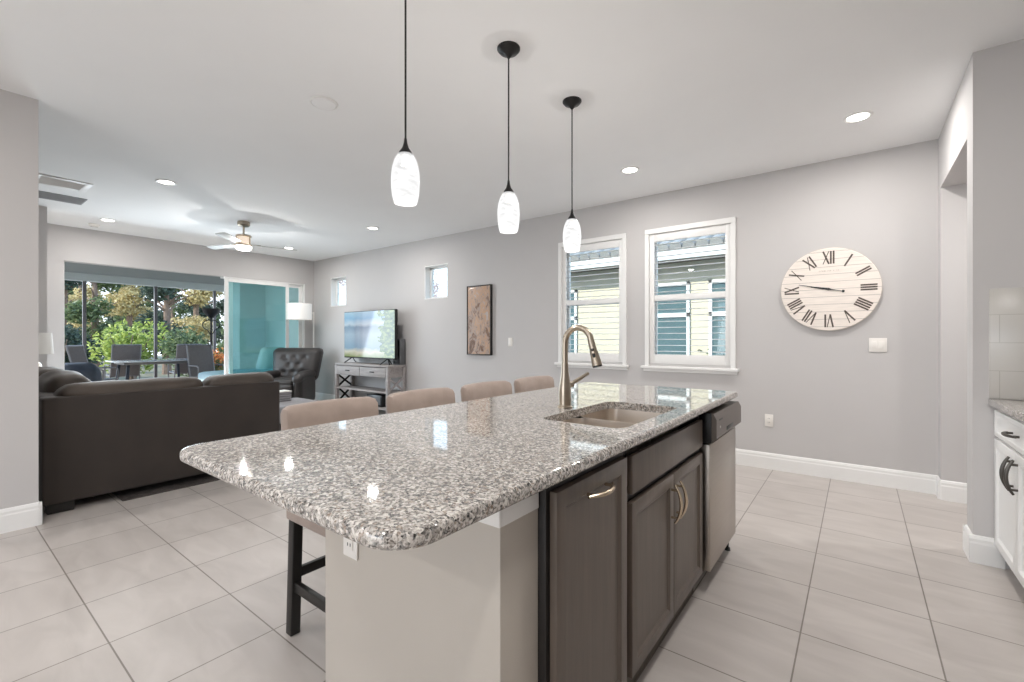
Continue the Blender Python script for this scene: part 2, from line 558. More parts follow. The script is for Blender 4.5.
# ------------------------------------------------------------------ mesh builder
class MB:
    def __init__(self):
        self.bm = bmesh.new()

    def _merge(self, other, M=None):
        if M is not None:
            bmesh.ops.transform(other, matrix=M, verts=other.verts)
        me = bpy.data.meshes.new('tmp')
        other.to_mesh(me)
        other.free()
        self.bm.from_mesh(me)
        bpy.data.meshes.remove(me)
        return self

    def box(self, x0, x1, y0, y1, z0, z1, bev=0.0, seg=2, M=None):
        b = bmesh.new()
        bmesh.ops.create_cube(b, size=1.0)
        for v in b.verts:
            v.co = Vector(((x0 + x1) / 2 + v.co.x * (x1 - x0), (y0 + y1) / 2 + v.co.y * (y1 - y0), (z0 + z1) / 2 + v.co.z * (z1 - z0)))
        if bev > 0:
            bev = min(bev, 0.48 * min(abs(x1 - x0), abs(y1 - y0), abs(z1 - z0)))
            bmesh.ops.bevel(b, geom=b.edges[:], offset=bev, segments=seg, profile=0.5, affect='EDGES')
        return self._merge(b, M)

    def bar(self, p0, p1, w, h, bev=0.0, up=(0, 0, 1)):
        """square bar from p0 to p1: w across, h along 'up'"""
        p0, p1 = Vector(p0), Vector(p1)
        d = p1 - p0
        L = d.length
        x = d.normalized()
        u = Vector(up)
        if abs(x.dot(u)) > 0.99:
            u = Vector((0, 1, 0))
        y = u.cross(x).normalized()
        z = x.cross(y)
        M = Matrix(((x.x, y.x, z.x, p0.x), (x.y, y.y, z.y, p0.y), (x.z, y.z, z.z, p0.z), (0, 0, 0, 1)))
        return self.box(0, L, -w / 2, w / 2, -h / 2, h / 2, bev, M=M)

    def tube(self, pts, r, n=12, caps=True, rs=None):
        pts = [Vector(p) for p in pts]
        b = bmesh.new()
        rings = []
        prev = None
        for i, p in enumerate(pts):
            if i == 0:
                t = pts[1] - p
            elif i == len(pts) - 1:
                t = p - pts[i - 1]
            else:
                t = (pts[i + 1] - p).normalized() + (p - pts[i - 1]).normalized()
            t.normalize()
            if prev is None:
                a = Vector((0, 0, 1)) if abs(t.z) < 0.9 else Vector((1, 0, 0))
                u = t.cross(a).normalized()
            else:
                u = (prev - t * prev.dot(t)).normalized()
            prev = u
            w = t.cross(u)
            rr = rs[i] if rs else r
            rings.append([b.verts.new(p + (u * math.cos(k * 2 * PI / n) + w * math.sin(k * 2 * PI / n)) * rr) for k in range(n)])
        for i in range(len(rings) - 1):
            for k in range(n):
                b.faces.new((rings[i][k], rings[i][(k + 1) % n], rings[i + 1][(k + 1) % n], rings[i + 1][k]))
        if caps:
            b.faces.new(rings[0][::-1])
            b.faces.new(rings[-1])
        bmesh.ops.recalc_face_normals(b, faces=b.faces)
        return self._merge(b)

    def lathe(self, prof, c=(0, 0, 0), n=32, M=None, closed=False):
        """prof = [(r, z)...] revolved about Z at c"""
        b = bmesh.new()
        rings = []
        for r, z in prof:
            if r < 1e-6:
                rings.append([b.verts.new((c[0], c[1], c[2] + z))])
            else:
                rings.append([b.verts.new((c[0] + r * math.cos(k * 2 * PI / n), c[1] + r * math.sin(k * 2 * PI / n), c[2] + z)) for k in range(n)])
        prs = list(zip(rings, rings[1:]))
        if closed:
            prs.append((rings[-1], rings[0]))
        for A, B in prs:
            for k in range(n):
                k2 = (k + 1) % n
                if len(A) == 1 and len(B) == 1:
                    continue
                if len(A) == 1:
                    b.faces.new((A[0], B[k], B[k2]))
                elif len(B) == 1:
                    b.faces.new((A[k], A[k2], B[0]))
                else:
                    b.faces.new((A[k], A[k2], B[k2], B[k]))
        bmesh.ops.recalc_face_normals(b, faces=b.faces)
        return self._merge(b, M)

    def prism(self, poly, z0, z1, bev=0.0, M=None, seg=3):
        """polygon in XY extruded z0..z1, its rims rounded by bev"""
        b = bmesh.new()
        vs_ = [b.verts.new((x, y, z0)) for x, y in poly]
        f = b.faces.new(vs_)
        r = bmesh.ops.extrude_face_region(b, geom=[f])
        for v in r['geom']:
            if isinstance(v, bmesh.types.BMVert):
                v.co.z = z1
        bmesh.ops.recalc_face_normals(b, faces=b.faces)
        if bev > 0:
            es = [e for e in b.edges if abs(e.verts[0].co.z - e.verts[1].co.z) < 1e-6]
            bmesh.ops.bevel(b, geom=es, offset=bev, segments=seg, profile=0.5, affect='EDGES')
        return self._merge(b, M)

    def cushion(self, c, s, r=0.06, puff=(0, 0, 0), n=14, M=None, fn=None, wob=0.0, seed=0):
        """soft rounded block centred at c, full sizes s; puff bulges each axis"""
        b = bmesh.new()
        bmesh.ops.create_cube(b, size=2.0)
        bmesh.ops.subdivide_edges(b, edges=b.edges[:], cuts=n, use_grid_fill=True)
        h = Vector(s) / 2
        r = min(r, 0.98 * min(h))
        for v in b.verts:
            q = v.co.copy()
            p = Vector((q.x * h.x, q.y * h.y, q.z * h.z))
            core = Vector([max(-(h[i] - r), min(h[i] - r, p[i])) for i in range(3)])
            d = p - core
            if d.length > 1e-9:
                p = core + d.normalized() * r
            for i in range(3):
                j, k = (i + 1) % 3, (i + 2) % 3
                p[i] += math.copysign(puff[i], q[i]) * abs(q[i]) * (1 - q[j] ** 2) * (1 - q[k] ** 2)
            if wob:
                nv = noise.noise_vector(Vector((p.x * 5 + seed, p.y * 5, p.z * 5)))
                p += nv * wob
            if fn:
                p = fn(p, q)
            v.co = p + Vector(c)
        bmesh.ops.recalc_face_normals(b, faces=b.faces)
        return self._merge(b, M)

    def leaves(self, pts, size, squash=0.45, seed=1):
        rnd = random.Random(seed)
        b = bmesh.new()
        for p in pts:
            L = size * rnd.uniform(0.6, 1.3)
            d = Vector((rnd.uniform(-1, 1), rnd.uniform(-1, 1), rnd.uniform(-0.8, 0.8))).normalized()
            a = Vector((rnd.uniform(-1, 1), rnd.uniform(-1, 1), rnd.uniform(-0.3, 1)))
            w = d.cross(a)
            if w.length < 1e-3:
                continue
            w = w.normalized() * L * squash
            nrm = d.cross(w).normalized() * L * 0.12
            p = Vector(p)
            v = [b.verts.new(p - d * L * 0.5), b.verts.new(p + w * 0.5 + nrm), b.verts.new(p + d * L * 0.5), b.verts.new(p - w * 0.5 + nrm)]
            b.faces.new((v[0], v[1], v[2]))
            b.faces.new((v[0], v[2], v[3]))
        return self._merge(b)

    def build(self, name, m, parent=None, smooth=35, kind=None, label=None):
        me = bpy.data.meshes.new(name)
        self.bm.to_mesh(me)
        self.bm.free()
        me.materials.append(m)
        if smooth:
            for p in me.polygons:
                p.use_smooth = True
            me.set_sharp_from_angle(angle=math.radians(smooth))
        o = bpy.data.objects.new(name, me)
        col.objects.link(o)
        if parent:
            o.parent = parent
        if kind:
            o['kind'] = kind
        if label:
            o['label'] = label
        return o


def thing(name, label, cat, loc=(0, 0, 0), rz=0.0, group=None):
    o = bpy.data.objects.new(name, None)
    o.empty_display_size = 0.1
    col.objects.link(o)
    o.location = loc
    o.rotation_euler = (0, 0, rz)
    return tag(o, label, cat, group)


def tag(o, label, cat, group=None, kind=None):
    o['label'] = label
    o['category'] = cat
    if group:
        o['group'] = group
    if kind:
        o['kind'] = kind
    return o


def dup(root, loc, rz=None, label=None):
    def cp(o, parent):
        c = o.copy()
        col.objects.link(c)
        c.parent = parent
        for ch in list(o.children):
            cp(ch, c)
        return c
    r = cp(root, None)
    r.location = loc
    if rz is not None:
        r.rotation_euler = (0, 0, rz)
    if label:
        r['label'] = label
    return r


def struct(name, m, b, parent=None, smooth=0):
    return b.build(name, m, parent, smooth=smooth, kind='structure')


def box_s(name, m, x0, x1, y0, y1, z0, z1, bev=0.0):
    return struct(name, m, MB().box(x0, x1, y0, y1, z0, z1, bev))


def arc(cx, cy, r, a0, a1, n=8):
    return [(cx + r * math.cos(a0 + (a1 - a0) * i / n), cy + r * math.sin(a0 + (a1 - a0) * i / n)) for i in range(n + 1)]


def rrect(x0, x1, y0, y1, r, n=8):
    if not isinstance(r, (list, tuple)):
        r = [r] * 4
    return (arc(x1 - r[0], y0 + r[0], r[0], -PI / 2, 0, n) + arc(x1 - r[1], y1 - r[1], r[1], 0, PI / 2, n) +
            arc(x0 + r[2], y1 - r[2], r[2], PI / 2, PI, n) + arc(x0 + r[3], y0 + r[3], r[3], PI, 1.5 * PI, n))


# ================================================================== ROOM SHELL
H = 2.79
XW, YN, YS, XE = -8.745, 4.855, -4.0, 4.0       # west glass wall, north clock wall, south wall, east end
T = 0.16
floor = box_s('floor', MT['tile'], XW - T, XE, YS - T, YN + T, -0.12, 0.0)
ceil_ = box_s('ceiling', MT['ceiling'], XW - T, XE, YS - T, YN + T, H, H + 0.14)


def wall_with_holes(name, along, a0, a1, t0, t1, z0, z1, holes, m=None):
    """wall of boxes around rectangular holes (u0,u1,v0,v1); along = 'x' or 'y'"""
    us = sorted({a0, a1} | {h[0] for h in holes} | {h[1] for h in holes})
    zs = sorted({z0, z1} | {h[2] for h in holes} | {h[3] for h in holes})
    b = bmesh.new()
    grid = {}

    def P(u, t, z):
        k = (round(u, 5), round(t, 5), round(z, 5))
        if k not in grid:
            grid[k] = b.verts.new((u, t, z) if along == 'x' else (t, u, z))
        return grid[k]

    def solid(i, j):
        if i < 0 or j < 0 or i >= len(us) - 1 or j >= len(zs) - 1:
            return False
        cu, cz = (us[i] + us[i + 1]) / 2, (zs[j] + zs[j + 1]) / 2
        return not any(h[0] < cu < h[1] and h[2] < cz < h[3] for h in holes)
    for i in range(len(us) - 1):
        for j in range(len(zs) - 1):
            if not solid(i, j):
                continue
            u, U, z, Z = us[i], us[i + 1], zs[j], zs[j + 1]
            b.faces.new((P(u, t0, z), P(U, t0, z), P(U, t0, Z), P(u, t0, Z)))
            b.faces.new((P(u, t1, z), P(u, t1, Z), P(U, t1, Z), P(U, t1, z)))
            if not solid(i - 1, j):
                b.faces.new((P(u, t0, z), P(u, t0, Z), P(u, t1, Z), P(u, t1, z)))
            if not solid(i + 1, j):
                b.faces.new((P(U, t0, z), P(U, t1, z), P(U, t1, Z), P(U, t0, Z)))
            if not solid(i, j - 1):
                b.faces.new((P(u, t0, z), P(u, t1, z), P(U, t1, z), P(U, t0, z)))
            if not solid(i, j + 1):
                b.faces.new((P(u, t0, Z), P(U, t0, Z), P(U, t1, Z), P(u, t1, Z)))
    bmesh.ops.recalc_face_normals(b, faces=b.faces)
    mb = MB()
    mb._merge(b)
    return struct(name, m or MT['wall'], mb)


W1 = (-2.925, -2.12, 0.955, 2.36)       # left shuttered window opening (x0,x1,z0,z1)
W2 = (-1.815, -0.995, 0.955, 2.36)
S1 = (-5.434, -4.925, 1.845, 2.365)     # small high windows
S2 = (-8.12, -7.60, 1.845, 2.40)
wall_with_holes('wall_north', 'x', XW - T, XE, YN, YN + T, 0, H, [W1, W2, S1, S2])
wall_with_holes('wall_west', 'y', YS - T, YN, XW - T, XW, 0, H, [(1.226, 4.67, 0.0, 2.31)])
wall_with_holes('wall_south', 'x', XW, XE, YS - T, YS, 0, H, [(-3.3, 0.1, 0.0, 2.45)])
box_s('wall_east', MT['wall'], XE, XE + T, YS - T, YN + T, 0, H)
box_s('wall_stub', MT['wall'], -4.40, -4.28, YS, 0.48, 0, H)
box_s('wall_corner', MT['wall'], XW, -7.66, YS, 0.93, 0, H)
# wall of the hall: pier, head over the opening, and the long kitchen side
box_s('wall_pier', MT['wall'], 0.50, XE, 3.507, 3.67, 0, H)
box_s('wall_head', MT['wall'], 0.50, 0.64, 3.67, 4.72, 2.375, H)
box_s('wall_hall', MT['wall'], 0.50, XE, 4.72, YN, 0, H)
box_s('wall_hall_end', MT['wall'], 2.6, 2.72, 3.67, 4.72, 0, 2.375)
box_s('ceiling_hall', MT['ceiling'], 0.64, 2.72, 3.67, 4.72, 2.375, 2.50)


def baseboard(name, p0, p1, nrm, h=0.15):
    """moulded skirting from p0 to p1 standing out along nrm"""
    p0, p1, n = Vector((*p0, 0)), Vector((*p1, 0)), Vector((*nrm, 0))
    prof = [(0, 0), (0.016, 0), (0.016, h - 0.045), (0.013, h - 0.035), (0.013, h - 0.02), (0.007, h - 0.004), (0, h)]
    b = bmesh.new()
    A = [b.verts.new(p0 + n * t + Vector((0, 0, z))) for t, z in prof]
    B = [b.verts.new(p1 + n * t + Vector((0, 0, z))) for t, z in prof]
    k = len(prof)
    for i in range(k):
        b.faces.new((A[i], A[(i + 1) % k], B[(i + 1) % k], B[i]))
    b.faces.new(A[::-1])
    b.faces.new(B)
    bmesh.ops.recalc_face_normals(b, faces=b.faces)
    mb = MB()
    mb._merge(b)
    return struct(name, MT['trim'], mb)


baseboard('baseboard_north', (XW, YN), (0.50, YN), (0, -1))
baseboard('baseboard_jamb', (0.50, 4.72), (0.50, YN), (-1, 0))
baseboard('baseboard_hall', (0.50, 4.72), (2.6, 4.72), (0, -1))
baseboard('baseboard_pier', (0.484, 3.507), (0.62, 3.507), (0, -1))
baseboard('baseboard_pier_side', (0.50, 3.507), (0.50, 3.67), (-1, 0))
baseboard('baseboard_pier_hall', (0.484, 3.67), (2.6, 3.67), (0, 1))
baseboard('baseboard_stub', (-4.28, YS), (-4.28, 0.496), (1, 0))
baseboard('baseboard_stub_end', (-4.40, 0.48), (-4.264, 0.48), (0, 1))
baseboard('baseboard_west', (XW, 0.93), (XW, 1.226), (1, 0))
baseboard('baseboard_corner', (-7.66, YS), (-7.66, 0.93), (1, 0))

# unseen door frame added behind the camera to go with the fill lamp
bw = MB()
for x in (-3.265, -1.6, 0.065):
    bw.box(x - 0.035, x + 0.035, YS - 0.11, YS - 0.05, 0.0, 2.45)
bw.box(-3.3, 0.1, YS - 0.11, YS - 0.05, 2.39, 2.45)
struct('door_2', MT['trim'], bw)


# ------------------------------------------------------------------ shuttered windows in the north wall
def shutter_window(n, w, label_side):
    x0, x1, z0, z1 = w
    fx0, fx1, fz0, fz1 = x0 - 0.045, x1 + 0.045, z0 - 0.045, z1 + 0.055
    # window sash and glass, deep in the opening
    sash = MB()
    yb0, yb1 = YN + 0.10, YN + 0.145
    for a, b_, c, d in ((x0, x0 + 0.045, z0, z1), (x1 - 0.045, x1, z0, z1), (x0, x1, z0, z0 + 0.05), (x0, x1, z1 - 0.05, z1), (x0, x1, (z0 + z1) / 2 - 0.025, (z0 + z1) / 2 + 0.025)):
        sash.box(a, b_, yb0, yb1, c, d, 0.004)
    root = struct('window_%d' % n, MT['trim'], sash)
    struct('pane', MT['glass'], MB().box(x0 + 0.03, x1 - 0.03, YN + 0.12, YN + 0.126, z0 + 0.03, z1 - 0.03), root)
    # casing round it and the sill
    cas = MB()
    cas.box(fx0, x0, YN - 0.02, YN, fz0, z1, 0.004)
    cas.box(x1, fx1, YN - 0.02, YN, fz0, z1, 0.004)
    cas.box(fx0, fx1, YN - 0.02, YN, z1, fz1, 0.004)
    struct('trim_%d' % n, MT['trim'], cas)
    sill = MB()
    sill.box(fx0 - 0.035, fx1 + 0.035, YN - 0.06, YN, z0 - 0.055, z0 - 0.025, 0.008)
    sill.box(fx0 - 0.015, fx1 + 0.015, YN - 0.022, YN, z0 - 0.085, z0 - 0.055, 0.004)
    struct('trim_%d' % (n + 2), MT['trim'], sill)
    # the plantation shutter: frame with a divider rail and two banks of louvres
    t = thing('plantation_shutter', label_side, 'shutter', ((x0 + x1) / 2, YN + 0.004, z0), 0, 'white plantation shutters')
    W, Hh = (x1 - x0) / 2, z1 - z0
    fr = MB()
    st, top, bot, mid = 0.052, 0.085, 0.10, 0.062
    zm = Hh * 0.505
    fr.box(-W, -W + st, 0, 0.03, 0, Hh, 0.004)
    fr.box(W - st, W, 0, 0.03, 0, Hh, 0.004)
    fr.box(-W + st, W - st, 0, 0.03, Hh - top, Hh, 0.004)
    fr.box(-W + st, W - st, 0, 0.03, 0, bot, 0.004)
    fr.box(-W + st, W - st, 0, 0.03, zm - mid / 2, zm + mid / 2, 0.004)
    fr.build('shutter_frame', MT['trim'], t)
    lv = MB()
    for za, zb in ((bot, zm - mid / 2), (zm + mid / 2, Hh - top)):
        k = round((zb - za) / 0.0625)
        for i in range(k):
            zc = za + (i + 0.5) * (zb - za) / k
            pr = [(0.032 * math.cos(a), 0.0042 * math.sin(a)) for a in [j * 2 * PI / 12 for j in range(12)]]
            tilt = math.radians(1)
            M = Matrix.Translation((0, 0.028, zc)) @ Matrix.Rotation(tilt, 4, 'X') @ Matrix(((0, 0, 1, 0), (1, 0, 0, 0), (0, 1, 0, 0), (0, 0, 0, 1)))
            lv.prism(pr, -W + st, W - st, M=M)
    lv.build('louvres', MT['trim'], t)
    return t


shutter_window(1, W1, 'white open louvre shutter in the window behind the kitchen faucet')
shutter_window(2, W2, 'white open louvre shutter in the window nearer the round clock')


def small_window(n, w):
    x0, x1, z0, z1 = w
    b = MB()
    y0, y1 = YN + 0.10, YN + 0.15
    s = 0.04
    b.box(x0, x0 + s, y0, y1, z0, z1, 0.004)
    b.box(x1 - s, x1, y0, y1, z0, z1, 0.004)
    b.box(x0, x1, y0, y1, z0, z0 + s, 0.004)
    b.box(x0, x1, y0, y1, z1 - s, z1, 0.004)
    root = struct('window_%d' % n, MT['trim'], b)
    struct('pane', MT['glass'], MB().box(x0 + 0.03, x1 - 0.03, YN + 0.12, YN + 0.126, z0 + 0.03, z1 - 0.03), root)
    j = MB()
    j.box(x0, x0 + 0.012, YN - 0.004, y0, z0, z1)
    j.box(x1 - 0.012, x1, YN - 0.004, y0, z0, z1)
    j.box(x0, x1, YN - 0.004, y0, z0, z0 + 0.012)
    j.box(x0, x1, YN - 0.004, y0, z1 - 0.012, z1)
    struct('trim_%d' % (n + 10), MT['trim'], j)


small_window(3, S1)
small_window(4, S2)

# ------------------------------------------------------------------ sliding glass doors in the west wall
fr = MB()
fr.box(XW - T, XW - 0.10, 1.226, 1.245, 0, 2.31, 0.003)
fr.box(XW - T, XW, 4.64, 4.67, 0, 2.31, 0.003)
fr.box(XW - T, XW - 0.01, 3.22, 4.64, 2.285, 2.31, 0.003)
struct('trim_20', MT['trim'], fr)


def slide_panel(n, y0, y1, x, st=0.06):
    b = MB()
    b.box(x - 0.018, x + 0.018, y0, y0 + st, 0.02, 2.285, 0.004)
    b.box(x - 0.018, x + 0.018, y1 - st, y1, 0.02, 2.285, 0.004)
    b.box(x - 0.018, x + 0.018, y0 + st, y1 - st, 2.225, 2.285, 0.004)
    b.box(x - 0.018, x + 0.018, y0 + st, y1 - st, 0.02, 0.12, 0.004)
    root = struct('door_%d' % n, MT['trim'], b)
    struct('pane', MT['teal_glass'], MB().box(x - 0.004, x + 0.004, y0 + st - 0.01, y1 - st + 0.01, 0.11, 2.225), root)
    return root


slide_panel(3, 3.24, 4.36, XW - 0.035)
slide_panel(4, 3.33, 4.64, XW - 0.085)

# ================================================================== OUTDOORS, WEST: lanai, patio, garden
box_s('floor_patio', MT['paver'], -16.5, XW - T, -4.0, 9.0, -0.12, -0.02)
ground = MB().box(-46, 12, -22, 26, -0.40, -0.12)
struct('ground', MT['grass'], ground)
XB = -13.5
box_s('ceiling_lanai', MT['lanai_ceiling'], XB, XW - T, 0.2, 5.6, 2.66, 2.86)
box_s('wall_lanai_beam', MT['lanai_beam'], XB - 0.2, XB, 0.2, 5.6, 2.50, 2.90)
box_s('wall_lanai_side', MT['lanai_wall'], -10.9, XW - T, YN + 0.02, YN + 0.22, -0.02, 2.66)
box_s('wall_lanai_column', MT['lanai_wall'], -11.3, -10.9, 4.33, 5.08, -0.02, 2.66)

for i, y in enumerate((1.0, 2.23, 3.51, 4.78)):
    p = MB()
    p.box(-0.03, 0.03, -0.03, 0.03, 0, 2.52, 0.004)
    p.box(-0.05, 0.05, -0.05, 0.05, 0, 0.012, 0.003)
    o = p.build('screen_post', MT['bronze'])
    o.location = (XB - 0.1, y, -0.02)
    tag(o, ['slim grey patio post at the far left of the glazing', 'slim grey patio post behind the left patio chair',
            'slim grey patio post just left of the right patio chair', 'slim grey patio post behind the plant stand'][i], 'post', 'screen posts along the patio edge')


def patio_chair():
    t = thing('patio_chair', '', 'patio chair', group='sling chairs at the patio table')
    # local: sitter faces -Y
    for sx in (-1, 1):
        b = MB()
        b.tube([(sx * 0.27, -0.24, 0.0), (sx * 0.27, -0.25, 0.62), (sx * 0.27, -0.20, 0.65), (sx * 0.27, 0.18, 0.65)], 0.016, 8)
        b.build('arm', MT['patio_metal'], t)
        MB().tube([(sx * 0.27, 0.26, 0.0), (sx * 0.26, 0.17, 0.42)], 0.016, 8).build('leg', MT['patio_metal'], t)
        MB().tube([(sx * 0.25, -0.24, 0.42), (sx * 0.25, 0.17, 0.40), (sx * 0.25, 0.34, 1.10)], 0.016, 8).build('side_rail', MT['patio_metal'], t)
    MB().tube([(-0.26, 0.34, 1.10), (0.26, 0.34, 1.10)], 0.018, 8).build('crossbar', MT['patio_metal'], t)
    MB().tube([(-0.26, -0.24, 0.42), (0.26, -0.24, 0.42)], 0.016, 8).build('crossbar', MT['patio_metal'], t)
    s = MB()
    s.bar((0, -0.23, 0.42), (0, 0.17, 0.39), 0.48, 0.012)
    s.bar((0, 0.175, 0.40), (0, 0.335, 1.08), 0.48, 0.012, up=(0, -1, 0.2))
    s.build('sling', MT['sling'], t)
    return t


TBL = (-12.55, 3.30)
tb = thing('patio_table', 'dark patio dining table with a pale top between the sling chairs', 'table', (TBL[0], TBL[1], -0.02))
MB().prism(rrect(-0.52, 0.52, -0.85, 0.68, 0.12), 0.745, 0.775, 0.008).build('tabletop', MT['table_glass'], tb)
MB().box(-0.42, 0.42, -0.70, 0.54, 0.69, 0.745, 0.01).build('apron', MT['patio_metal'], tb)
for sx in (-1, 1):
    for sy in (-1, 1):
        MB().bar((sx * 0.42, sy * 0.60 - 0.08, 0), (sx * 0.36, sy * 0.54 - 0.08, 0.70), 0.05, 0.05, 0.006).build('leg', MT['navy'], tb)
ch = patio_chair()
ch.location = (TBL[0] + 0.45, TBL[1] - 1.15, -0.02)
ch.rotation_euler = (0, 0, PI * 0.80)
ch['label'] = 'grey sling patio chair at the left end of the patio table'
dup(ch, (TBL[0] + 0.95, TBL[1] + 0.62, -0.02), -PI / 2 + 0.12 + PI, 'grey sling patio chair with its back to the house, right of the table').rotation_euler = (0, 0, PI / 2 + 0.1)
dup(ch, (TBL[0] - 0.85, TBL[1] - 0.45, -0.02), -PI / 2, 'grey sling patio chair on the garden side, left half of the table')
dup(ch, (TBL[0] - 0.85, TBL[1] + 0.75, -0.02), -PI / 2, 'grey sling patio chair on the garden side, right half of the table')

gr = thing('covered_grill', 'dark rounded patio grill cover seen low by the left door jamb', 'grill', (-11.35, 1.74, -0.02))
MB().cushion((0, 0, 0.39), (0.55, 0.66, 0.78), 0.18, (0.02, 0.02, 0.03), wob=0.02).build('cover', MT['navy'], gr)
MB().box(-0.24, 0.24, -0.34, 0.34, 0.0, 0.06, 0.01).build('base', MT['black'], gr)

ps = thing('plant_stand', 'tall dark iron plant stand with a bowl on top, out on the patio', 'plant stand', (-12.2, 4.22, -0.02))
b = MB()
b.lathe([(0.0, 0.0), (0.20, 0.0), (0.20, 0.02), (0.03, 0.05), (0.0, 0.05)])
b.tube([(0, 0, 0.03), (0, 0, 1.78)], 0.022, 8)
b.build('pole', MT['black_metal'], ps)
MB().lathe([(0.0, 1.74), (0.05, 1.75), (0.16, 1.86), (0.19, 1.96), (0.17, 1.96), (0.14, 1.88), (0.0, 1.82)]).build('bowl', MT['black_metal'], ps)
for sgn in (-1, 1):
    b = MB()
    b.tube([(0, sgn * 0.02, 1.35)] + [(0, sgn * (0.02 + 0.16 * math.sin(a)), 1.45 + 0.12 * (1 - math.cos(a))) for a in [k * PI / 8 for k in range(1, 9)]], 0.011, 8)
    b.build('scroll', MT['black_metal'], ps)

fp = thing('flower_pot', 'terracotta pot of orange flowers beyond the right end of the patio table', 'potted plant', (-12.60, 4.50, -0.02))
MB().lathe([(0.0, 0.0), (0.15, 0.0), (0.22, 0.36), (0.24, 0.36), (0.24, 0.42), (0.19, 0.42), (0.18, 0.38), (0.0, 0.38)]).build('pot', MT['terracotta'], fp)
rnd = random.Random(3)
pts = [(rnd.gauss(0, 0.13), rnd.gauss(0, 0.13), 0.60 + rnd.gauss(0, 0.11)) for _ in range(380)]
MB().leaves(pts, 0.09, 0.4, 5).build('foliage', MT['leaf_mid'], fp, smooth=0)
pts = [(rnd.gauss(0, 0.14), rnd.gauss(0, 0.14), 0.75 + rnd.gauss(0, 0.10)) for _ in range(260)]
MB().leaves(pts, 0.07, 0.8, 6).build('blossoms', MT['petal'], fp, smooth=0)

lg = thing('outdoor_lounge', 'white outdoor lounge seat with a pale blue cushion behind the tinted glass', 'lounge', (-9.75, 3.98, -0.02), PI / 2)
b = MB()
b.box(-0.75, 0.75, -0.36, 0.36, 0.12, 0.40, 0.03)
b.build('base', MT['white_cushion'], lg)
for sx in (-0.68, 0.68):
    for sy in (-0.3, 0.3):
        MB().box(sx - 0.03, sx + 0.03, sy - 0.03, sy + 0.03, 0, 0.13, 0.004).build('leg', MT['white_cushion'], lg)
MB().cushion((0, 0, 0.50), (1.46, 0.70, 0.22), 0.07, (0, 0, 0.03)).build('seat_cushion', MT['blue_cushion'], lg)
MB().cushion((0, 0, 0), (0.62, 0.20, 0.52), 0.09, (0, 0.05, 0), M=Matrix.Translation((0.50, -0.05, 0.82)) @ Matrix.Rotation(0.3, 4, 'Z') @ Matrix.Rotation(0.35, 4, 'X')).build('pillow', MT['white_cushion'], lg)


def blob_points(rnd, n, c, r, hollow=0.5):
    out = []
    for _ in range(n):
        d = Vector((rnd.gauss(0, 1), rnd.gauss(0, 1), rnd.gauss(0, 1))).normalized()
        k = hollow + (1 - hollow) * rnd.random() ** 0.6
        out.append((c[0] + d.x * r[0] * k, c[1] + d.y * r[1] * k, c[2] + d.z * r[2] * k))
    return out


def shrub(x, y, r, h, m, label, seed, leaf=0.16, n=1500, z=-0.12):
    rnd = random.Random(seed)
    t = thing('garden_shrub', label, 'shrub', (x, y, z), group='shrubs in the garden')
    pts = []
    for k in range(7):
        a = rnd.uniform(0, 2 * PI)
        q = rnd.uniform(0.1, 0.55) * r
        pts += blob_points(rnd, n // 7, (q * math.cos(a), q * math.sin(a), h * rnd.uniform(0.32, 0.72)), (r * 0.6, r * 0.6, h * 0.30), 0.35)
    pts = [(a, b_, max(0.06, c)) for a, b_, c in pts]
    MB().leaves(pts, leaf, 0.42, seed).build('foliage', m, t, smooth=0)
    b = MB()
    for k in range(5):
        a = k * 2 * PI / 5 + rnd.random()
        b.tube([(0.05 * math.cos(a), 0.05 * math.sin(a), 0), (0.25 * r * math.cos(a), 0.25 * r * math.sin(a), h * 0.35), (0.5 * r * math.cos(a + 0.3), 0.5 * r * math.sin(a + 0.3), h * 0.7)], 0.03, 6, rs=[0.035, 0.025, 0.008])
    b.build('stem', MT['bark'], t)
    return t


def tree(x, y, h, rt, crown_r, m, label, seed, leaf=0.22, n=2600, base=0.35, z=-0.12):
    rnd = random.Random(seed)
    t = thing('garden_tree', label, 'tree', (x, y, z), group='trees behind the patio')
    b = MB()
    lean = (rnd.uniform(-0.3, 0.3), rnd.uniform(-0.3, 0.3))
    path = [(lean[0] * s ** 2, lean[1] * s ** 2, h * s) for s in (0, 0.2, 0.4, 0.6, 0.8, 0.95)]
    b.tube(path, rt, 10, rs=[rt * 1.25, rt, rt * 0.9, rt * 0.75, rt * 0.5, rt * 0.2])
    for k in range(7):
        a = rnd.uniform(0, 2 * PI)
        zb = h * rnd.uniform(0.45, 0.8)
        L = crown_r * rnd.uniform(0.5, 0.9)
        b.tube([(lean[0] * 0.4, lean[1] * 0.4, zb), (L * 0.5 * math.cos(a), L * 0.5 * math.sin(a), zb + 0.35 * L), (L * math.cos(a), L * math.sin(a), zb + 0.6 * L)], 0.04, 6, rs=[rt * 0.4, rt * 0.25, rt * 0.08])
    b.build('trunk', MT['bark'], t)
    pts = []
    for k in range(11):
        a = rnd.uniform(0, 2 * PI)
        q = rnd.uniform(0.0, 0.68) * crown_r
        zz = h * rnd.uniform(base, 1.0)
        pts += blob_points(rnd, n // 11, (q * math.cos(a), q * math.sin(a), zz), (crown_r * 0.48, crown_r * 0.48, crown_r * 0.36), 0.25)
    MB().leaves(pts, leaf, 0.42, seed).build('crown', m, t, smooth=0)
    return t


def ray_xy(px, d):
    """ground position d metres in front of the camera plane along photo column px"""
    u = (px - 512) / F_PX
    return (d * (-math.sin(YAW) + math.cos(YAW) * u), d * (math.cos(YAW) + math.sin(YAW) * u))


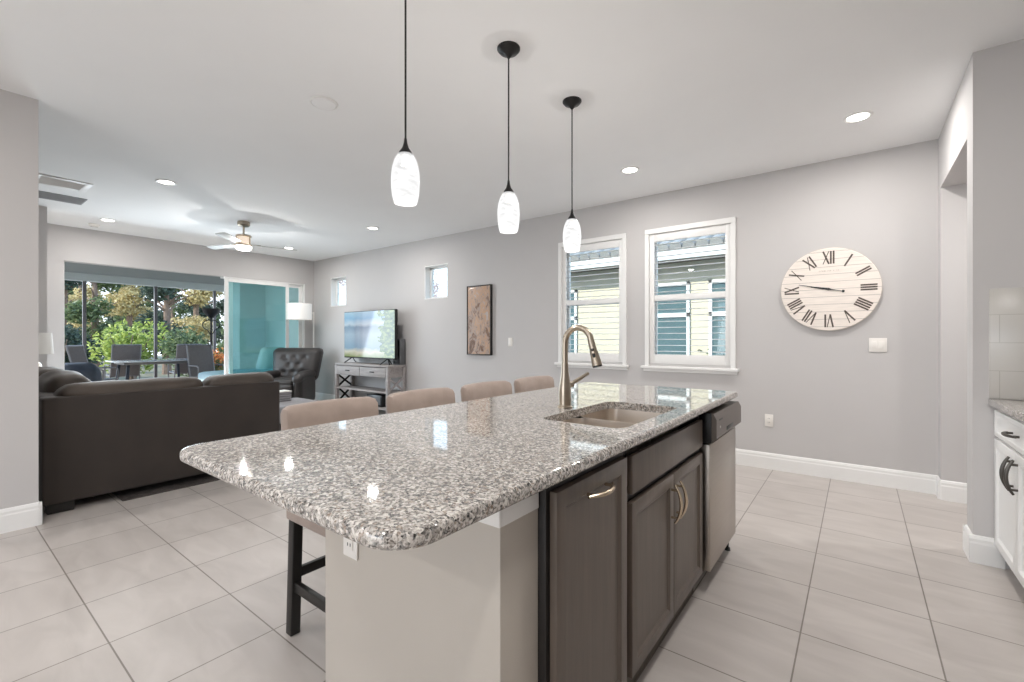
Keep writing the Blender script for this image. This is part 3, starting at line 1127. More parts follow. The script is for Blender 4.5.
shrubs = [(66, 14.5, 0.95, 1.9, 'leaf_dark', 'dark green shrub low behind the left edge of the glazing'),
          (132, 14.3, 1.05, 2.1, 'leaf_bright', 'bright yellow green bush above the middle of the patio table'),
          (200, 14.5, 0.95, 1.8, 'leaf_mid', 'mid green shrub behind the iron plant stand')]
for i, (px, d, r, h, m, lab) in enumerate(shrubs):
    x, y = ray_xy(px, d)
    shrub(x, y, r, h, MT[m], lab, 40 + i, n=2200)
trees = [(95, 17.3, 4.4, 'leaf_mid', 'mid green bushy tree just right of the left glazing post'),
         (167, 17.3, 4.2, 'leaf_dark', 'dark bushy tree just right of the second glazing post'),
         (240, 17.3, 4.6, 'leaf_mid', 'mid green bushy tree seen through the tinted sliding panels'),
         (62, 20.6, 4.8, 'leaf_dark', 'dark tree at the extreme left of the glazed opening'),
         (128, 20.6, 5.2, 'leaf_yellow', 'yellowing tree above the bright bush, left of the second post'),
         (196, 20.6, 5.2, 'leaf_yellow', 'yellowing tree above the iron plant stand'),
         (84, 24.0, 5.6, 'leaf_yellow', 'pale yellowing tree far back behind the left glazing post'),
         (143, 24.0, 5.8, 'leaf_mid', 'mid green tree far back, left of the second glazing post'),
         (202, 24.0, 5.8, 'leaf_dark', 'dark tree far back behind the iron plant stand'),
         (70, 27.5, 6.2, 'leaf_mid', 'farthest mid green tree at the left of the glazed opening'),
         (122, 27.5, 6.4, 'leaf_dark', 'farthest dark tree above the left half of the patio table'),
         (174, 27.5, 6.4, 'leaf_mid', 'farthest mid green tree above the right patio chair'),
         (226, 27.5, 6.4, 'leaf_dark', 'farthest dark tree beside the white sliding door frame')]
for i, (px, d, h, m, lab) in enumerate(trees):
    x, y = ray_xy(px, d)
    tree(x, y, h, 0.13, 1.12, MT[m], lab, 80 + i, base=0.20, leaf=0.19, n=3600)
hedge = [(80, 'leaf_dark', 'dark hedge shrub at the back of the garden, leftmost in the glazing'), (122, 'leaf_mid', 'mid green hedge shrub at the back of the garden, left of the second post'),
         (164, 'leaf_dark', 'dark hedge shrub at the back of the garden, right of the second post'), (206, 'leaf_mid', 'mid green hedge shrub at the back of the garden behind the plant stand'),
         (248, 'leaf_dark', 'dark hedge shrub at the back of the garden behind the tinted glass')]
for i, (px, m, lab) in enumerate(hedge):
    x, y = ray_xy(px, 31.0)
    shrub(x, y, 1.15, 4.2, MT[m], lab, 200 + i, leaf=0.24, n=2600)
sx_, sy_ = ray_xy(228, 13.3)
shrub(sx_ - 0.3, sy_ + 0.1, 0.55, 1.5, MT['leaf_mid'], 'mid green shrub beside the white sliding door frame', 210, n=1400)
for i, (x, y, h, lab) in enumerate(((-13.9, 12.6, 4.3, 'rosy leaved tree outside the small high window nearer the painting'), (-20.9, 12.6, 4.5, 'rosy leaved tree outside the small high window above the television'))):
    tree(x, y, h, 0.07, 0.75, MT['leaf_rose'], lab, 300 + i, base=0.62, leaf=0.14, n=1100)

# ================================================================== OUTDOORS, NORTH: the house next door
nb = thing('neighbour_house', 'cream house next door seen through the louvre shutters', 'house', (-3.0, 8.0, -0.12))
hw = MB()
hw.box(-3.6, 6.0, 0.0, 4.0, 0, 2.72)
hw.build('wall', MT['stucco'], nb)
rf = MB()
for k in range(48):      # barrel tile courses running up the slope
    x = -3.8 + k * 0.21
    M = Matrix.Translation((x, -0.44, 2.84)) @ Matrix.Rotation(math.radians(24), 4, 'X')
    b2 = bmesh.new()
    bmesh.ops.create_cone(b2, cap_ends=True, segments=10, radius1=0.10, radius2=0.10, depth=2.6, matrix=Matrix.Translation((0, 1.3, 0)) @ Matrix.Rotation(PI / 2, 4, 'X'))
    rf._merge(b2, M)
rf.box(-3.9, 6.4, -0.44, 2.2, -0.04, 0.0, M=Matrix.Translation((0, 0, 2.80)) @ Matrix.Translation((0, -0.44, 0)) @ Matrix.Rotation(math.radians(24), 4, 'X') @ Matrix.Translation((0, 0.44, 0)))
rf.build('roof', MT['rooftile'], nb)
MB().box(-3.8, 6.3, -0.48, -0.42, 2.65, 2.79, 0.01).build('fascia', MT['fascia'], nb)
MB().box(-3.8, 6.3, -0.42, 0.0, 2.66, 2.69).build('soffit', MT['soffit'], nb)
for (xa, xb) in ((-0.12, 0.72), (1.03, 1.85), (-2.35, -1.46)):
    g = MB().box(xa, xb, -0.012, 0.002, 0.85, 2.32).build('window', MT['far_glass'], nb)
    f2 = MB()
    for (p, q, r_, s) in ((xa, xa + 0.05, 0.85, 2.32), (xb - 0.05, xb, 0.85, 2.32), (xa, xb, 0.85, 0.91), (xa, xb, 2.26, 2.32), (xa, xb, 1.72, 1.79)):
        f2.box(p, q, -0.04, -0.012, r_, s)
    f2.build('window_frame', MT['fascia'], g)

hl = ['round green shrub below the neighbouring house, left of the cream column', 'low green shrub at the foot of the cream column next door',
      'green shrub at the lower right of the second shutter', 'green shrub low behind the shutter by the faucet']
for i, x in enumerate((-2.68, -1.98, -1.28, -3.75)):
    shrub(x, 7.35, 0.34, 1.22 if i < 3 else 1.0, MT['leaf_mid'], hl[i], 140 + i, leaf=0.07, n=900)['group'] = 'shrubs below the neighbouring house'

# ================================================================== ISLAND
CX0, CX1, CY0, CY1, CZ = -1.545, -0.553, 0.435, 2.905, 0.914     # countertop
CT = 0.034
SX0, SX1, SY0, SY1 = -0.975, -0.635, 1.447, 2.068                # sink cut-out
outer = rrect(CX0, CX1, CY0, CY1, [0.09, 0.03, 0.04, 0.075], 10)
inner = rrect(SX0, SX1, SY0, SY1, 0.05, 6)


def slab_with_hole(outer, inner, z0, z1, bev):
    b = bmesh.new()
    cx = sum(p[0] for p in inner) / len(inner)
    cy = sum(p[1] for p in inner) / len(inner)

    def ring(poly, z, off=0.0):
        out = []
        n = len(poly)
        for i, (x, y) in enumerate(poly):
            xa, ya = poly[i - 1]
            xb, yb = poly[(i + 1) % n]
            nx, ny = (yb - ya), -(xb - xa)
            L = math.hypot(nx, ny) or 1
            out.append(b.verts.new((x - nx / L * off, y - ny / L * off, z)))
        return out
    prof = [(bev, 0.0)] + [(bev * (1 - math.sin(a)), bev * (1 - math.cos(a))) for a in [k * PI / 10 for k in range(1, 6)]]
    rings = [ring(outer, z1 - dz, off) for off, dz in prof]
    low = [ring(outer, z0 + dz, off) for off, dz in prof[::-1]]
    seq = rings + low
    for A, B in zip(seq, seq[1:]):
        for k in range(len(A)):
            b.faces.new((A[k], A[(k + 1) % len(A)], B[(k + 1) % len(A)], B[k]))
    it, ib = ring(inner, z1), ring(inner, z0)
    for k in range(len(it)):
        b.faces.new((it[k], it[(k + 1) % len(it)], ib[(k + 1) % len(it)], ib[k]))

    def loop_edges(vs_):
        es = []
        for k in range(len(vs_)):
            e = b.edges.get((vs_[k], vs_[(k + 1) % len(vs_)]))
            es.append(e)
        return es
    bmesh.ops.triangle_fill(b, use_beauty=True, edges=loop_edges(rings[0]) + loop_edges(it))
    bmesh.ops.triangle_fill(b, use_beauty=True, edges=loop_edges(low[-1]) + loop_edges(ib))
    bmesh.ops.recalc_face_normals(b, faces=b.faces)
    m = MB()
    m._merge(b)
    return m


ct = slab_with_hole(outer, inner, CZ - CT, CZ, 0.013).build('island_countertop', MT['granite'], smooth=30)
wnm = ct.modifiers.new('even_normals', 'WEIGHTED_NORMAL')
wnm.weight = 100
wnm.keep_sharp = True
tag(ct, 'speckled grey granite countertop with rounded corners on the island', 'countertop')

IB_TOP = CZ - CT
# white knee wall at the near end and along the stools' side
kw = thing('island_end_panelling', 'pale painted end panel of the kitchen island under the countertop corner', 'island base', (-1.0, 0.78, 0))
P0, P1 = -1.338 + 1.0, -0.628 + 1.0
MB().box(P0, P1, 0.0, 0.150, 0, IB_TOP, 0.003).build('end_panel', MT['island_white'], kw)
tm = MB()
for (o_, z0_, z1_) in ((0.010, IB_TOP - 0.075, IB_TOP - 0.018), (0.018, IB_TOP - 0.018, IB_TOP)):
    tm.box(P1 - 0.16, P1 + o_ * 0.6, -o_, 0.0, z0_, z1_, 0.003)
    tm.box(P1, P1 + o_ * 0.6, 0.0, 0.145, z0_, z1_, 0.003)
tm.build('crown_trim', MT['trim'], kw)
bb = MB()
bb.box(P0 - 0.012, P1 + 0.010, -0.014, 0.0, 0, 0.11, 0.004)
bb.build('skirting', MT['trim'], kw)
kb2 = thing('island_back_panelling', 'pale painted long back panel of the island behind the stools', 'island base', (-1.338, 0.93, 0))
MB().box(0.0, 0.10, 0.001, 1.935, 0, IB_TOP, 0.003).build('panel', MT['island_white'], kb2)
MB().box(-0.012, 0.0, 0.001, 1.935, 0, 0.11, 0.004).build('skirting', MT['trim'], kb2)
sp2 = MB().box(-1.236, -0.628, 2.866, 2.886, 0, IB_TOP, 0.002).build('island_side_panel', MT['island_white'])
tag(sp2, 'pale panel closing the far end of the island beyond the dishwasher', 'panel')

DX = -0.582      # front plane of the doors


def panel_door(mb, y0, y1, z0, z1, x, t=0.02, frame=0.058, depth=0.009, sgn=1):
    """framed door with a recessed panel; front face at x, looking along sgn*X"""
    b = bmesh.new()
    bmesh.ops.create_cube(b, size=1.0)
    for v in b.verts:
        v.co = Vector((x - sgn * t / 2 + v.co.x * t, (y0 + y1) / 2 + v.co.y * (y1 - y0), (z0 + z1) / 2 + v.co.z * (z1 - z0)))
    b.faces.ensure_lookup_table()
    f = [q for q in b.faces if q.normal.x * sgn > 0.9][0]
    bmesh.ops.bevel(b, geom=list(f.edges), offset=0.003, segments=2, profile=0.5, affect='EDGES')
    f = max((q for q in b.faces if q.normal.x * sgn > 0.99), key=lambda q: q.calc_area())
    bmesh.ops.inset_region(b, faces=[f], thickness=frame, depth=0)
    f = max((q for q in b.faces if q.normal.x * sgn > 0.99), key=lambda q: q.calc_area())
    bmesh.ops.inset_region(b, faces=[f], thickness=0.004, depth=-0.003)
    f = max((q for q in b.faces if q.normal.x * sgn > 0.99), key=lambda q: q.calc_area())
    bmesh.ops.inset_region(b, faces=[f], thickness=0.012, depth=-(depth - 0.003))
    mb._merge(b)
    return mb


def slab_front(mb, y0, y1, z0, z1, x, t=0.02, sgn=1):
    b0, b1 = (x - t, x) if sgn > 0 else (x, x + t)
    return mb.box(b0, b1, y0, y1, z0, z1, 0.004)


def bow_handle(mb, c, L, axis, out=0.032, r=0.0055, sgn=1):
    """arched pull: flat-ended strap bowing away from the door; c on the door face"""
    c = Vector(c)
    ax = Vector((0, 1, 0)) if axis == 'y' else Vector((0, 0, 1))
    o = Vector((sgn, 0, 0))
    n = 12
    pts = []
    for k in range(n + 1):
        s = -1 + 2 * k / n
        pts.append(c + ax * (s * L / 2) + o * (0.014 + out * (1 - s * s) * 0.75))
    rs = [r * (0.75 + 0.5 * (1 - (-1 + 2 * k / n) ** 2)) for k in range(n + 1)]
    mb.tube(pts, r, 10, rs=rs)
    for s in (-0.72, 0.72):
        p = c + ax * (s * L / 2)
        mb.tube([p - o * 0.001, p + o * (0.014 + out * (1 - s * s) * 0.75)], r * 0.9, 8)
    return mb


def cab_loc(lab, name, cat, y0):
    return thing(name, lab, cat, (0, y0, 0))


# pull-out cabinet (one tall front)
tc_ = cab_loc('dark brown one door cabinet at the near end of the island', 'pullout_cabinet', 'cabinet', 0.930)
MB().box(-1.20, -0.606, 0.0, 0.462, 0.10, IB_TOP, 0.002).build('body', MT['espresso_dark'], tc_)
d_ = panel_door(MB(), 0.012, 0.436, 0.115, 0.845, DX).build('door', MT['espresso'], tc_)
bow_handle(MB(), (DX, 0.224, 0.800), 0.15, 'y').build('handle', MT['handle'], d_)
MB().box(-1.20, -0.632, 0.0, 0.462, 0.0, 0.10).build('toe_kick', MT['black_void'], tc_)

sc_ = cab_loc('dark brown two door cabinet under the sink', 'sink_cabinet', 'cabinet', 1.394)
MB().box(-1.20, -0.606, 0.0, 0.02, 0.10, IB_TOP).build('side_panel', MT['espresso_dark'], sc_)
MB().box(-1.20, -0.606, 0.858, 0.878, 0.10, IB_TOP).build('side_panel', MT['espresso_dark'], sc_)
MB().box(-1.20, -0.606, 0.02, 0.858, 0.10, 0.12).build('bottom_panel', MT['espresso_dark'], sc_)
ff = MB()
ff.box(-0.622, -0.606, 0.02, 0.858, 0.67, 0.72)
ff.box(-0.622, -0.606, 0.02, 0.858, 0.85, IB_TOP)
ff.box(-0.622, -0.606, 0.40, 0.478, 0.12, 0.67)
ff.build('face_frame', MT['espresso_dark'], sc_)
slab_front(MB(), 0.014, 0.850, 0.712, 0.840, DX).build('drawer_front', MT['espresso'], sc_)
for (a, b_, hy) in ((0.014, 0.430, 0.400), (0.434, 0.850, 0.464)):
    d_ = panel_door(MB(), a, b_, 0.115, 0.684, DX).build('door', MT['espresso'], sc_)
    bow_handle(MB(), (DX, hy, 0.575), 0.15, 'z').build('handle', MT['handle'], d_)
MB().box(-1.20, -0.632, 0.0, 0.878, 0.0, 0.10).build('toe_kick', MT['black_void'], sc_)

dw = cab_loc('stainless steel dishwasher at the far end of the island', 'dishwasher', 'dishwasher', 2.276)
MB().box(-1.18, -0.61, 0.012, 0.585, 0.09, 0.868, 0.004).build('tub', MT['black'], dw)
MB().box(-0.61, -0.560, 0.018, 0.582, 0.105, 0.715, 0.006).build('door', MT['steel'], dw)
cp = MB()
prof = [(-0.61, 0.725), (-0.556, 0.725), (-0.532, 0.745), (-0.532, 0.835), (-0.546, 0.862), (-0.61, 0.862)]
cp.prism([(p[0], p[1]) for p in prof], 0.018, 0.582, M=Matrix(((1, 0, 0, 0), (0, 0, 1, 0), (0, 1, 0, 0), (0, 0, 0, 1))))
cpo = cp.build('control_panel', MT['steel_panel'], dw)
MB().box(-0.548, -0.5305, 0.22, 0.38, 0.752, 0.778, 0.006).build('pocket_handle', MT['black'], cpo)
MB().box(-0.5335, -0.5312, 0.07, 0.135, 0.826, 0.833).build('badge', MT['black'], cpo)
MB().lathe([(0, 0), (0.006, 0), (0.006, 0.002), (0, 0.002)], n=12, M=Matrix.Translation((-0.5325, 0.09, 0.793)) @ Matrix.Rotation(PI / 2, 4, 'Y')).build('button', MT['plate'], cpo)
MB().box(-0.61, -0.554, 0.0115, 0.0185, 0.722, 0.866, 0.002).build('side_cap', MT['black'], cpo)
MB().box(-1.18, -0.635, 0.012, 0.582, 0.02, 0.09, 0.003).build('toe_panel', MT['black_void'], dw)
for sy in (0.565,):
    MB().lathe([(0, 0), (0.016, 0), (0.014, 0.015), (0.007, 0.02), (0.007, 0.10), (0, 0.10)], c=(-0.60, sy, 0.0), n=12).build('foot', MT['black'], dw)

# sink: two bowls under the cut-out
sk = thing('kitchen_sink', 'stainless steel double bowl sink set into the island granite', 'sink', (0, 0, 0))


def bowl(y0, y1):
    rim = rrect(SX0 - 0.006, SX1 + 0.006, y0, y1, 0.05, 6)
    b = bmesh.new()
    levels = [(0.0, 0.0), (-0.03, 0.002), (-0.15, 0.008), (-0.178, 0.016), (-0.188, 0.045)]
    cx, cy = (SX0 + SX1) / 2, (y0 + y1) / 2
    rings = []
    for dz, off in levels:
        kx = 1 - off / ((SX1 - SX0) / 2)
        ky = 1 - off / ((y1 - y0) / 2)
        rings.append([b.verts.new((cx + (x - cx) * kx, cy + (y - cy) * ky, IB_TOP - 0.001 + dz)) for x, y in rim])
    for A, B in zip(rings, rings[1:]):
        for k in range(len(A)):
            b.faces.new((A[k], A[(k + 1) % len(A)], B[(k + 1) % len(A)], B[k]))
    b.faces.new(rings[-1])
    bmesh.ops.recalc_face_normals(b, faces=b.faces)
    bmesh.ops.solidify(b, geom=b.faces[:], thickness=-0.003)
    m = MB()
    m._merge(b)
    return m


ym = (SY0 + SY1) / 2 - 0.01
for (a, b_) in ((SY0 - 0.006, ym - 0.009), (ym + 0.009, SY1 + 0.006)):
    bo = bowl(a, b_).build('bowl', MT['sink_steel'], sk, smooth=50)
    MB().lathe([(0, 0.004), (0.03, 0.004), (0.042, 0.006), (0.045, 0.002), (0.045, 0.0), (0, 0.0)], c=((SX0 + SX1) / 2, (a + b_) / 2, IB_TOP - 0.1865), n=20).build('drain', MT['nickel'], bo)
dv = MB()
dv.box(SX0 - 0.004, SX1 + 0.004, ym - 0.010, ym + 0.010, IB_TOP - 0.02, IB_TOP - 0.012, 0.003)
dv.build('divider', MT['sink_steel'], sk)

# faucet
fc = thing('kitchen_faucet', 'tall brushed nickel pull-down faucet behind the sink', 'faucet', (-1.040, 1.752, CZ))
MB().lathe([(0, 0), (0.034, 0), (0.034, 0.006), (0.0275, 0.012), (0.0275, 0.05), (0.027, 0.085), (0.0215, 0.125), (0.0165, 0.16), (0.0145, 0.20), (0, 0.20)], n=28).build('body', MT['nickel'], fc)
R_ = 0.066
pts = [(0, 0, 0.195), (0, 0, 0.285)] + [(R_ - R_ * math.cos(a), 0, 0.285 + R_ * math.sin(a) * 1.08) for a in [k * PI / 14 for k in range(1, 13)]]
end = pts[-1]
pts += [(end[0] + 0.005, 0, end[2] - 0.022)]
MB().tube(pts, 0.0135, 16).build('spout', MT['nickel'], fc)
e0 = Vector(pts[-1])
dr = Vector((0.28, 0, -1)).normalized()
q0, q1, q2, q3 = e0 - dr * 0.004, e0 + dr * 0.03, e0 + dr * 0.075, e0 + dr * 0.105
sp_ = MB().tube([q0, q1, q2, q3], 0.015, 18, rs=[0.0145, 0.0155, 0.0195, 0.0225]).build('spray_head', MT['nickel'], fc)
side = Vector((0.795, -0.6067, 0)).normalized() * 0.0
for (s, L) in ((0.035, 0.012), (0.06, 0.02)):
    p = e0 + dr * s + Vector((0.004, -0.0150, 0))
    MB().cushion((0, 0, 0), (0.013, 0.010, L), 0.0045, M=Matrix.Translation(p) @ Matrix.Rotation(-0.27, 4, 'Y'), n=4).build('button', MT['black'], sp_)
MB().tube([q3 - dr * 0.001, q3 + dr * 0.006], 0.0205, 18).build('nozzle', MT['black'], sp_)
hb = MB().tube([(0, 0, 0.10), (0.012, 0.044, 0.102)], 0.0135, 14).build('handle_hub', MT['nickel'], fc)
MB().tube([(0.010, 0.040, 0.105), (0.028, 0.075, 0.122), (0.050, 0.125, 0.148)], 0.006, 10, rs=[0.009, 0.0085, 0.007]).build('lever', MT['nickel'], hb)

# outlet on the island end
def outlet(label, loc, rz, decora=True, w=0.07, h=0.115, name='wall_outlet', cat='outlet', gangs=1, kind='outlet'):
    t = thing(name, label, cat, loc, rz)
    W = w if gangs == 1 else w * 1.68
    MB().box(-W / 2, W / 2, -0.007, 0.0, -h / 2, h / 2, 0.003).build('plate', MT['plate'], t)
    for g in range(gangs):
        cx = 0 if gangs == 1 else (g - 0.5) * w * 0.68
        ins = MB().box(cx - 0.017, cx + 0.017, -0.0095, -0.006, -0.033, 0.033, 0.0015).build('switch_paddle' if kind == 'switch' else 'receptacle', MT['plate'], t)
        if kind != 'switch':
            for zz in (-0.018, 0.018):
                for dx in (-0.0065, 0.0065):
                    MB().box(cx + dx - 0.0015, cx + dx + 0.0015, -0.0102, -0.0090, zz - 0.004, zz + 0.005).build('slot', MT['slot'], ins)
    return t


outlet('white power outlet under the counter on the island end panel', (-1.192, 0.7795, 0.632), 0)
outlet('white outlet on the clock wall low beside the dishwasher', (-0.665, YN - 0.001, 0.455), 0)
outlet('white double switch plate under the round clock', (0.132, YN - 0.001, 1.170), 0, gangs=2, name='light_switch', cat='light switch', kind='switch')
outlet('white single switch plate right of the framed painting', (-3.73, YN - 0.001, 1.18), 0, name='light_switch', cat='light switch', kind='switch')


# ------------------------------------------------------------------ bar stools
def bar_stool():
    """local: sitter faces +X (towards the island); origin on the floor"""
    t = thing('bar_stool', '', 'bar stool', group='taupe bar stools along the island')
    for sx, sy in ((-1, -1), (-1, 1), (1, -1), (1, 1)):
        MB().bar((sx * 0.20, sy * 0.205, 0), (sx * 0.185, sy * 0.20, 0.50), 0.042, 0.042, 0.004).build('leg', MT['black_wood'], t)
    for sy in (-1, 1):
        MB().bar((-0.185, sy * 0.203, 0.20), (0.185, sy * 0.203, 0.20), 0.022, 0.040, 0.003).build('stretcher', MT['black_wood'], t)
    MB().bar((0.19, -0.19, 0.16), (0.19, 0.19, 0.16), 0.022, 0.040, 0.003).build('footrest', MT['black_wood'], t)
    MB().bar((-0.19, -0.19, 0.25), (-0.19, 0.19, 0.25), 0.022, 0.040, 0.003).build('stretcher', MT['black_wood'], t)
    MB().box(-0.215, 0.215, -0.23, 0.23, 0.475, 0.545, 0.012, 3).build('apron', MT['taupe'], t)
    MB().cushion((0.0, 0, 0.59), (0.45, 0.47, 0.11), 0.035, (0, 0, 0.018), n=10).build('seat', MT['taupe'], t)

    def curve(p, q):
        p.x += -0.05 * (q.z + 1) * 0.5 - 0.025 * (1 - q.y ** 2)
        return p
    MB().cushion((-0.195, 0, 0.735), (0.075, 0.465, 0.40), 0.034, (0.008, 0, 0.006), n=12, fn=curve).build('backrest', MT['taupe'], t)
    return t


st = bar_stool()
st_lab = ['taupe upholstered bar stool at the near end of the island, its black leg showing', 'taupe bar stool second from the near end, below the television stand',
          'taupe bar stool third from the near end, below the framed painting', 'taupe bar stool nearest the kitchen faucet, at the far end']
for i, y in enumerate((1.150, 1.685, 2.235, 2.775)):
    o = st if i == 0 else dup(st, (0, 0, 0))
    o.location = (-1.665, y, 0)
    o['label'] = st_lab[i]

# ================================================================== RIGHT-HAND KITCHEN RUN
ctr = MB()
ctr.prism(rrect(0.558, 1.21, 2.62, 3.506, 0.006, 2), 0.862, 0.900, 0.008)
o = ctr.build('kitchen_countertop', MT['granite'])
tag(o, 'grey granite worktop on the white cabinet at the right edge', 'countertop')
bs = MB().box(0.562, 1.21, 3.499, 3.507, 0.901, 1.49, 0.001)
o = bs.build('backsplash', MT['splash'])
tag(o, 'pale grey tile backsplash above the white cabinet', 'backsplash')
kb = thing('base_cabinet', 'white base cabinet with a drawer and two doors at the right edge', 'cabinet', (0, 2.66, 0))
MB().box(0.602, 1.19, 0.0, 0.844, 0.105, 0.862, 0.002).build('body', MT['cab_white'], kb)
MB().box(0.665, 1.19, 0.0, 0.844, 0.0, 0.105).build('toe_kick', MT['vent_dark'], kb)
DXR = 0.580
d_ = panel_door(MB(), 0.006, 0.838, 0.705, 0.842, DXR, frame=0.028, depth=0.006, sgn=-1).build('drawer', MT['cab_white'], kb)
bow_handle(MB(), (DXR, 0.42, 0.775), 0.15, 'y', sgn=-1, r=0.0065).build('handle', MT['pewter'], d_)
for (a, b_, hy) in ((0.006, 0.420, 0.385), (0.424, 0.838, 0.462)):
    d_ = panel_door(MB(), a, b_, 0.12, 0.690, DXR, sgn=-1).build('door', MT['cab_white'], kb)
    bow_handle(MB(), (DXR, hy, 0.585), 0.16, 'z', sgn=-1, r=0.0065).build('handle', MT['pewter'], d_)


# ================================================================== CLOCK
ck = thing('wall_clock', 'large round white plank wall clock with Roman numerals', 'clock', (-0.203, YN, 1.655))
CR = 0.360
fc_M = Matrix.Rotation(PI / 2, 4, 'X')      # local XY disc -> XZ, facing -Y
MB().lathe([(0, 0.0), (CR, 0.0), (CR, 0.030), (CR - 0.004, 0.034), (0, 0.034)], n=72, M=fc_M).build('face', MT['clock_face'], ck, smooth=30)
MB().lathe([(CR, 0.0), (CR + 0.004, 0.0), (CR + 0.004, 0.030), (CR, 0.030)], n=72, M=fc_M, closed=True).build('rim', MT['clock_rim'], ck)
nums = ['XII', 'I', 'II', 'III', 'IIII', 'V', 'VI', 'VII', 'VIII', 'IX', 'X', 'XI']
for k, s in enumerate(nums):
    hgt, th = 0.112, 0.013
    wid = {'I': 0.020, 'V': 0.050, 'X': 0.050}
    total = sum(wid[c] for c in s)
    x = -total / 2
    strokes = []
    for c in s:
        w = wid[c]
        a, b_ = x + 0.004, x + w - 0.004
        if c == 'I':
            strokes.append(((x + w / 2, -hgt / 2), (x + w / 2, hgt / 2), th))
        elif c == 'V':
            strokes.append(((a, hgt / 2), (x + w / 2, -hgt / 2), th))
            strokes.append(((b_, hgt / 2), (x + w / 2, -hgt / 2), th * 0.5))
        else:
            strokes.append(((a, hgt / 2), (b_, -hgt / 2), th))
            strokes.append(((b_, hgt / 2), (a, -hgt / 2), th * 0.5))
        x += w
    ang = -k * PI / 6
    M = fc_M @ Matrix.Rotation(ang, 4, 'Z') @ Matrix.Translation((0, 0.276, 0.0345))
    mb = MB()
    for (p, q, w) in strokes:
        p3, q3 = M @ Vector((p[0], p[1], 0)), M @ Vector((q[0], q[1], 0))
        mb.bar(p3, q3, 0.0012, w, up=(p3 - q3).cross(Vector((0, 1, 0))))
    mb.build('numeral', MT['numeral'], ck)


def hand(name, ang, L, tail, w0, w1, y, bulb=False):
    d = Vector((math.sin(ang), 0, math.cos(ang)))
    mb = MB()
    mb.prism([(-w0 / 2, 0), (w0 / 2, 0), (w1 / 2, L), (-w1 / 2, L)], 0, 0.0015, M=Matrix.Translation((0, y, 0)) @ fc_M @ Matrix.Rotation(-ang, 4, 'Z'))
    mb.prism([(-0.0022, -tail), (0.0022, -tail), (w0 / 2, 0), (-w0 / 2, 0)], 0, 0.0015, M=Matrix.Translation((0, y, 0)) @ fc_M @ Matrix.Rotation(-ang, 4, 'Z'))
    mb.lathe([(0, 0), (0.010, 0), (0.010, 0.002), (0, 0.002)], n=16, M=Matrix.Translation((0, y, 0)) @ fc_M)
    if bulb:
        mb.lathe([(0, 0), (0.011, 0), (0.011, 0.002), (0, 0.002)], n=16, M=Matrix.Translation((0, y, 0)) @ fc_M @ Matrix.Rotation(-ang, 4, 'Z') @ Matrix.Translation((0, -tail, 0)))
    return mb.build(name, MT['black'], ck)


hand('hour_hand', math.radians(-78), 0.135, 0.03, 0.020, 0.008, -0.0375)
hand('minute_hand', math.radians(-77), 0.225, 0.105, 0.008, 0.004, -0.0405, True)
mk = MB()
rnd = random.Random(5)
for i in range(13):
    x = -0.070 + i * 0.0115
    if i in (8, 10):
        continue
    mk.box(x, x + 0.0035, -0.0348, -0.0338, 0.155, 0.166)
    if rnd.random() > 0.3:
        mk.box(x, x + 0.0075, -0.0348, -0.0338, 0.155 + rnd.choice((0, 0.004, 0.008)), 0.158 + rnd.choice((0, 0.004, 0.008)))
mk.build('faint_print', MT['faint'], ck)

# ================================================================== ART
ar = thing('framed_painting', 'tall narrow brown and beige abstract painting in a dark frame', 'painting', (-4.272, YN, 1.487))
AW, AH = 0.212, 0.480
MB().box(-AW, AW, -0.034, -0.004, -AH, AH).build('canvas', MT['painting'], ar)
f2 = MB()
for (a, b_, c, d) in ((-AW - 0.014, -AW, -AH - 0.014, AH + 0.014), (AW, AW + 0.014, -AH - 0.014, AH + 0.014), (-AW, AW, AH, AH + 0.014), (-AW, AW, -AH - 0.014, -AH)):
    f2.box(a, b_, -0.042, 0.0, c, d, 0.002)
f2.build('frame', MT['black_wood'], ar)

# ================================================================== CEILING FIXTURES
PEND = [(-1.535, 1.262), (-1.500, 1.935), (-1.500, 2.618)]
pl = ['largest looking pendant lamp of white marbled glass, nearest the camera',
      'middle pendant lamp of white marbled glass on a black cord', 'pendant lamp of white marbled glass in front of the shuttered window']


def pendant():
    t = thing('pendant_lamp', '', 'pendant lamp', group='white glass pendants over the island')
    # origin at the ceiling
    MB().lathe([(0, 0.0), (0.062, 0.0), (0.062, -0.008), (0.050, -0.022), (0.022, -0.034), (0.010, -0.050), (0.006, -0.055), (0, -0.055)], n=32).build('canopy', MT['black_metal'], t)
    MB().tube([(0, 0, -0.05), (0, 0, -0.725)], 0.0042, 8).build('cord', MT['black_metal'], t)
    MB().lathe([(0, -0.715), (0.006, -0.715), (0.008, -0.735), (0.014, -0.755), (0.026, -0.772), (0.030, -0.782), (0, -0.782)], n=24).build('socket_cap', MT['black_metal'], t)
    prof = [(0.024, -0.778), (0.034, -0.785), (0.046, -0.805), (0.055, -0.835), (0.060, -0.870), (0.061, -0.900), (0.059, -0.935), (0.054, -0.970), (0.047, -0.992),
            (0.044, -0.990), (0.051, -0.968), (0.056, -0.935), (0.058, -0.900), (0.057, -0.870), (0.052, -0.837), (0.043, -0.808), (0.031, -0.789), (0.022, -0.783)]
    MB().lathe(prof, n=36, closed=True).build('glass_shade', MT['pendant'], t, smooth=60)
    MB().lathe([(0.010, -0.782), (0.018, -0.786), (0.018, -0.83), (0.010, -0.835)], n=16, closed=True).build('lamp_holder', MT['plate'], t)
    return t


pn = pendant()
pn.location = (*PEND[0], H)
pn['label'] = pl[0]
for i in (1, 2):
    dup(pn, (*PEND[i], H), label=pl[i])
for p in PEND:
    point_light('pendant_glow', (p[0], p[1], H - 0.980), 8, (1.0, 0.96, 0.92))


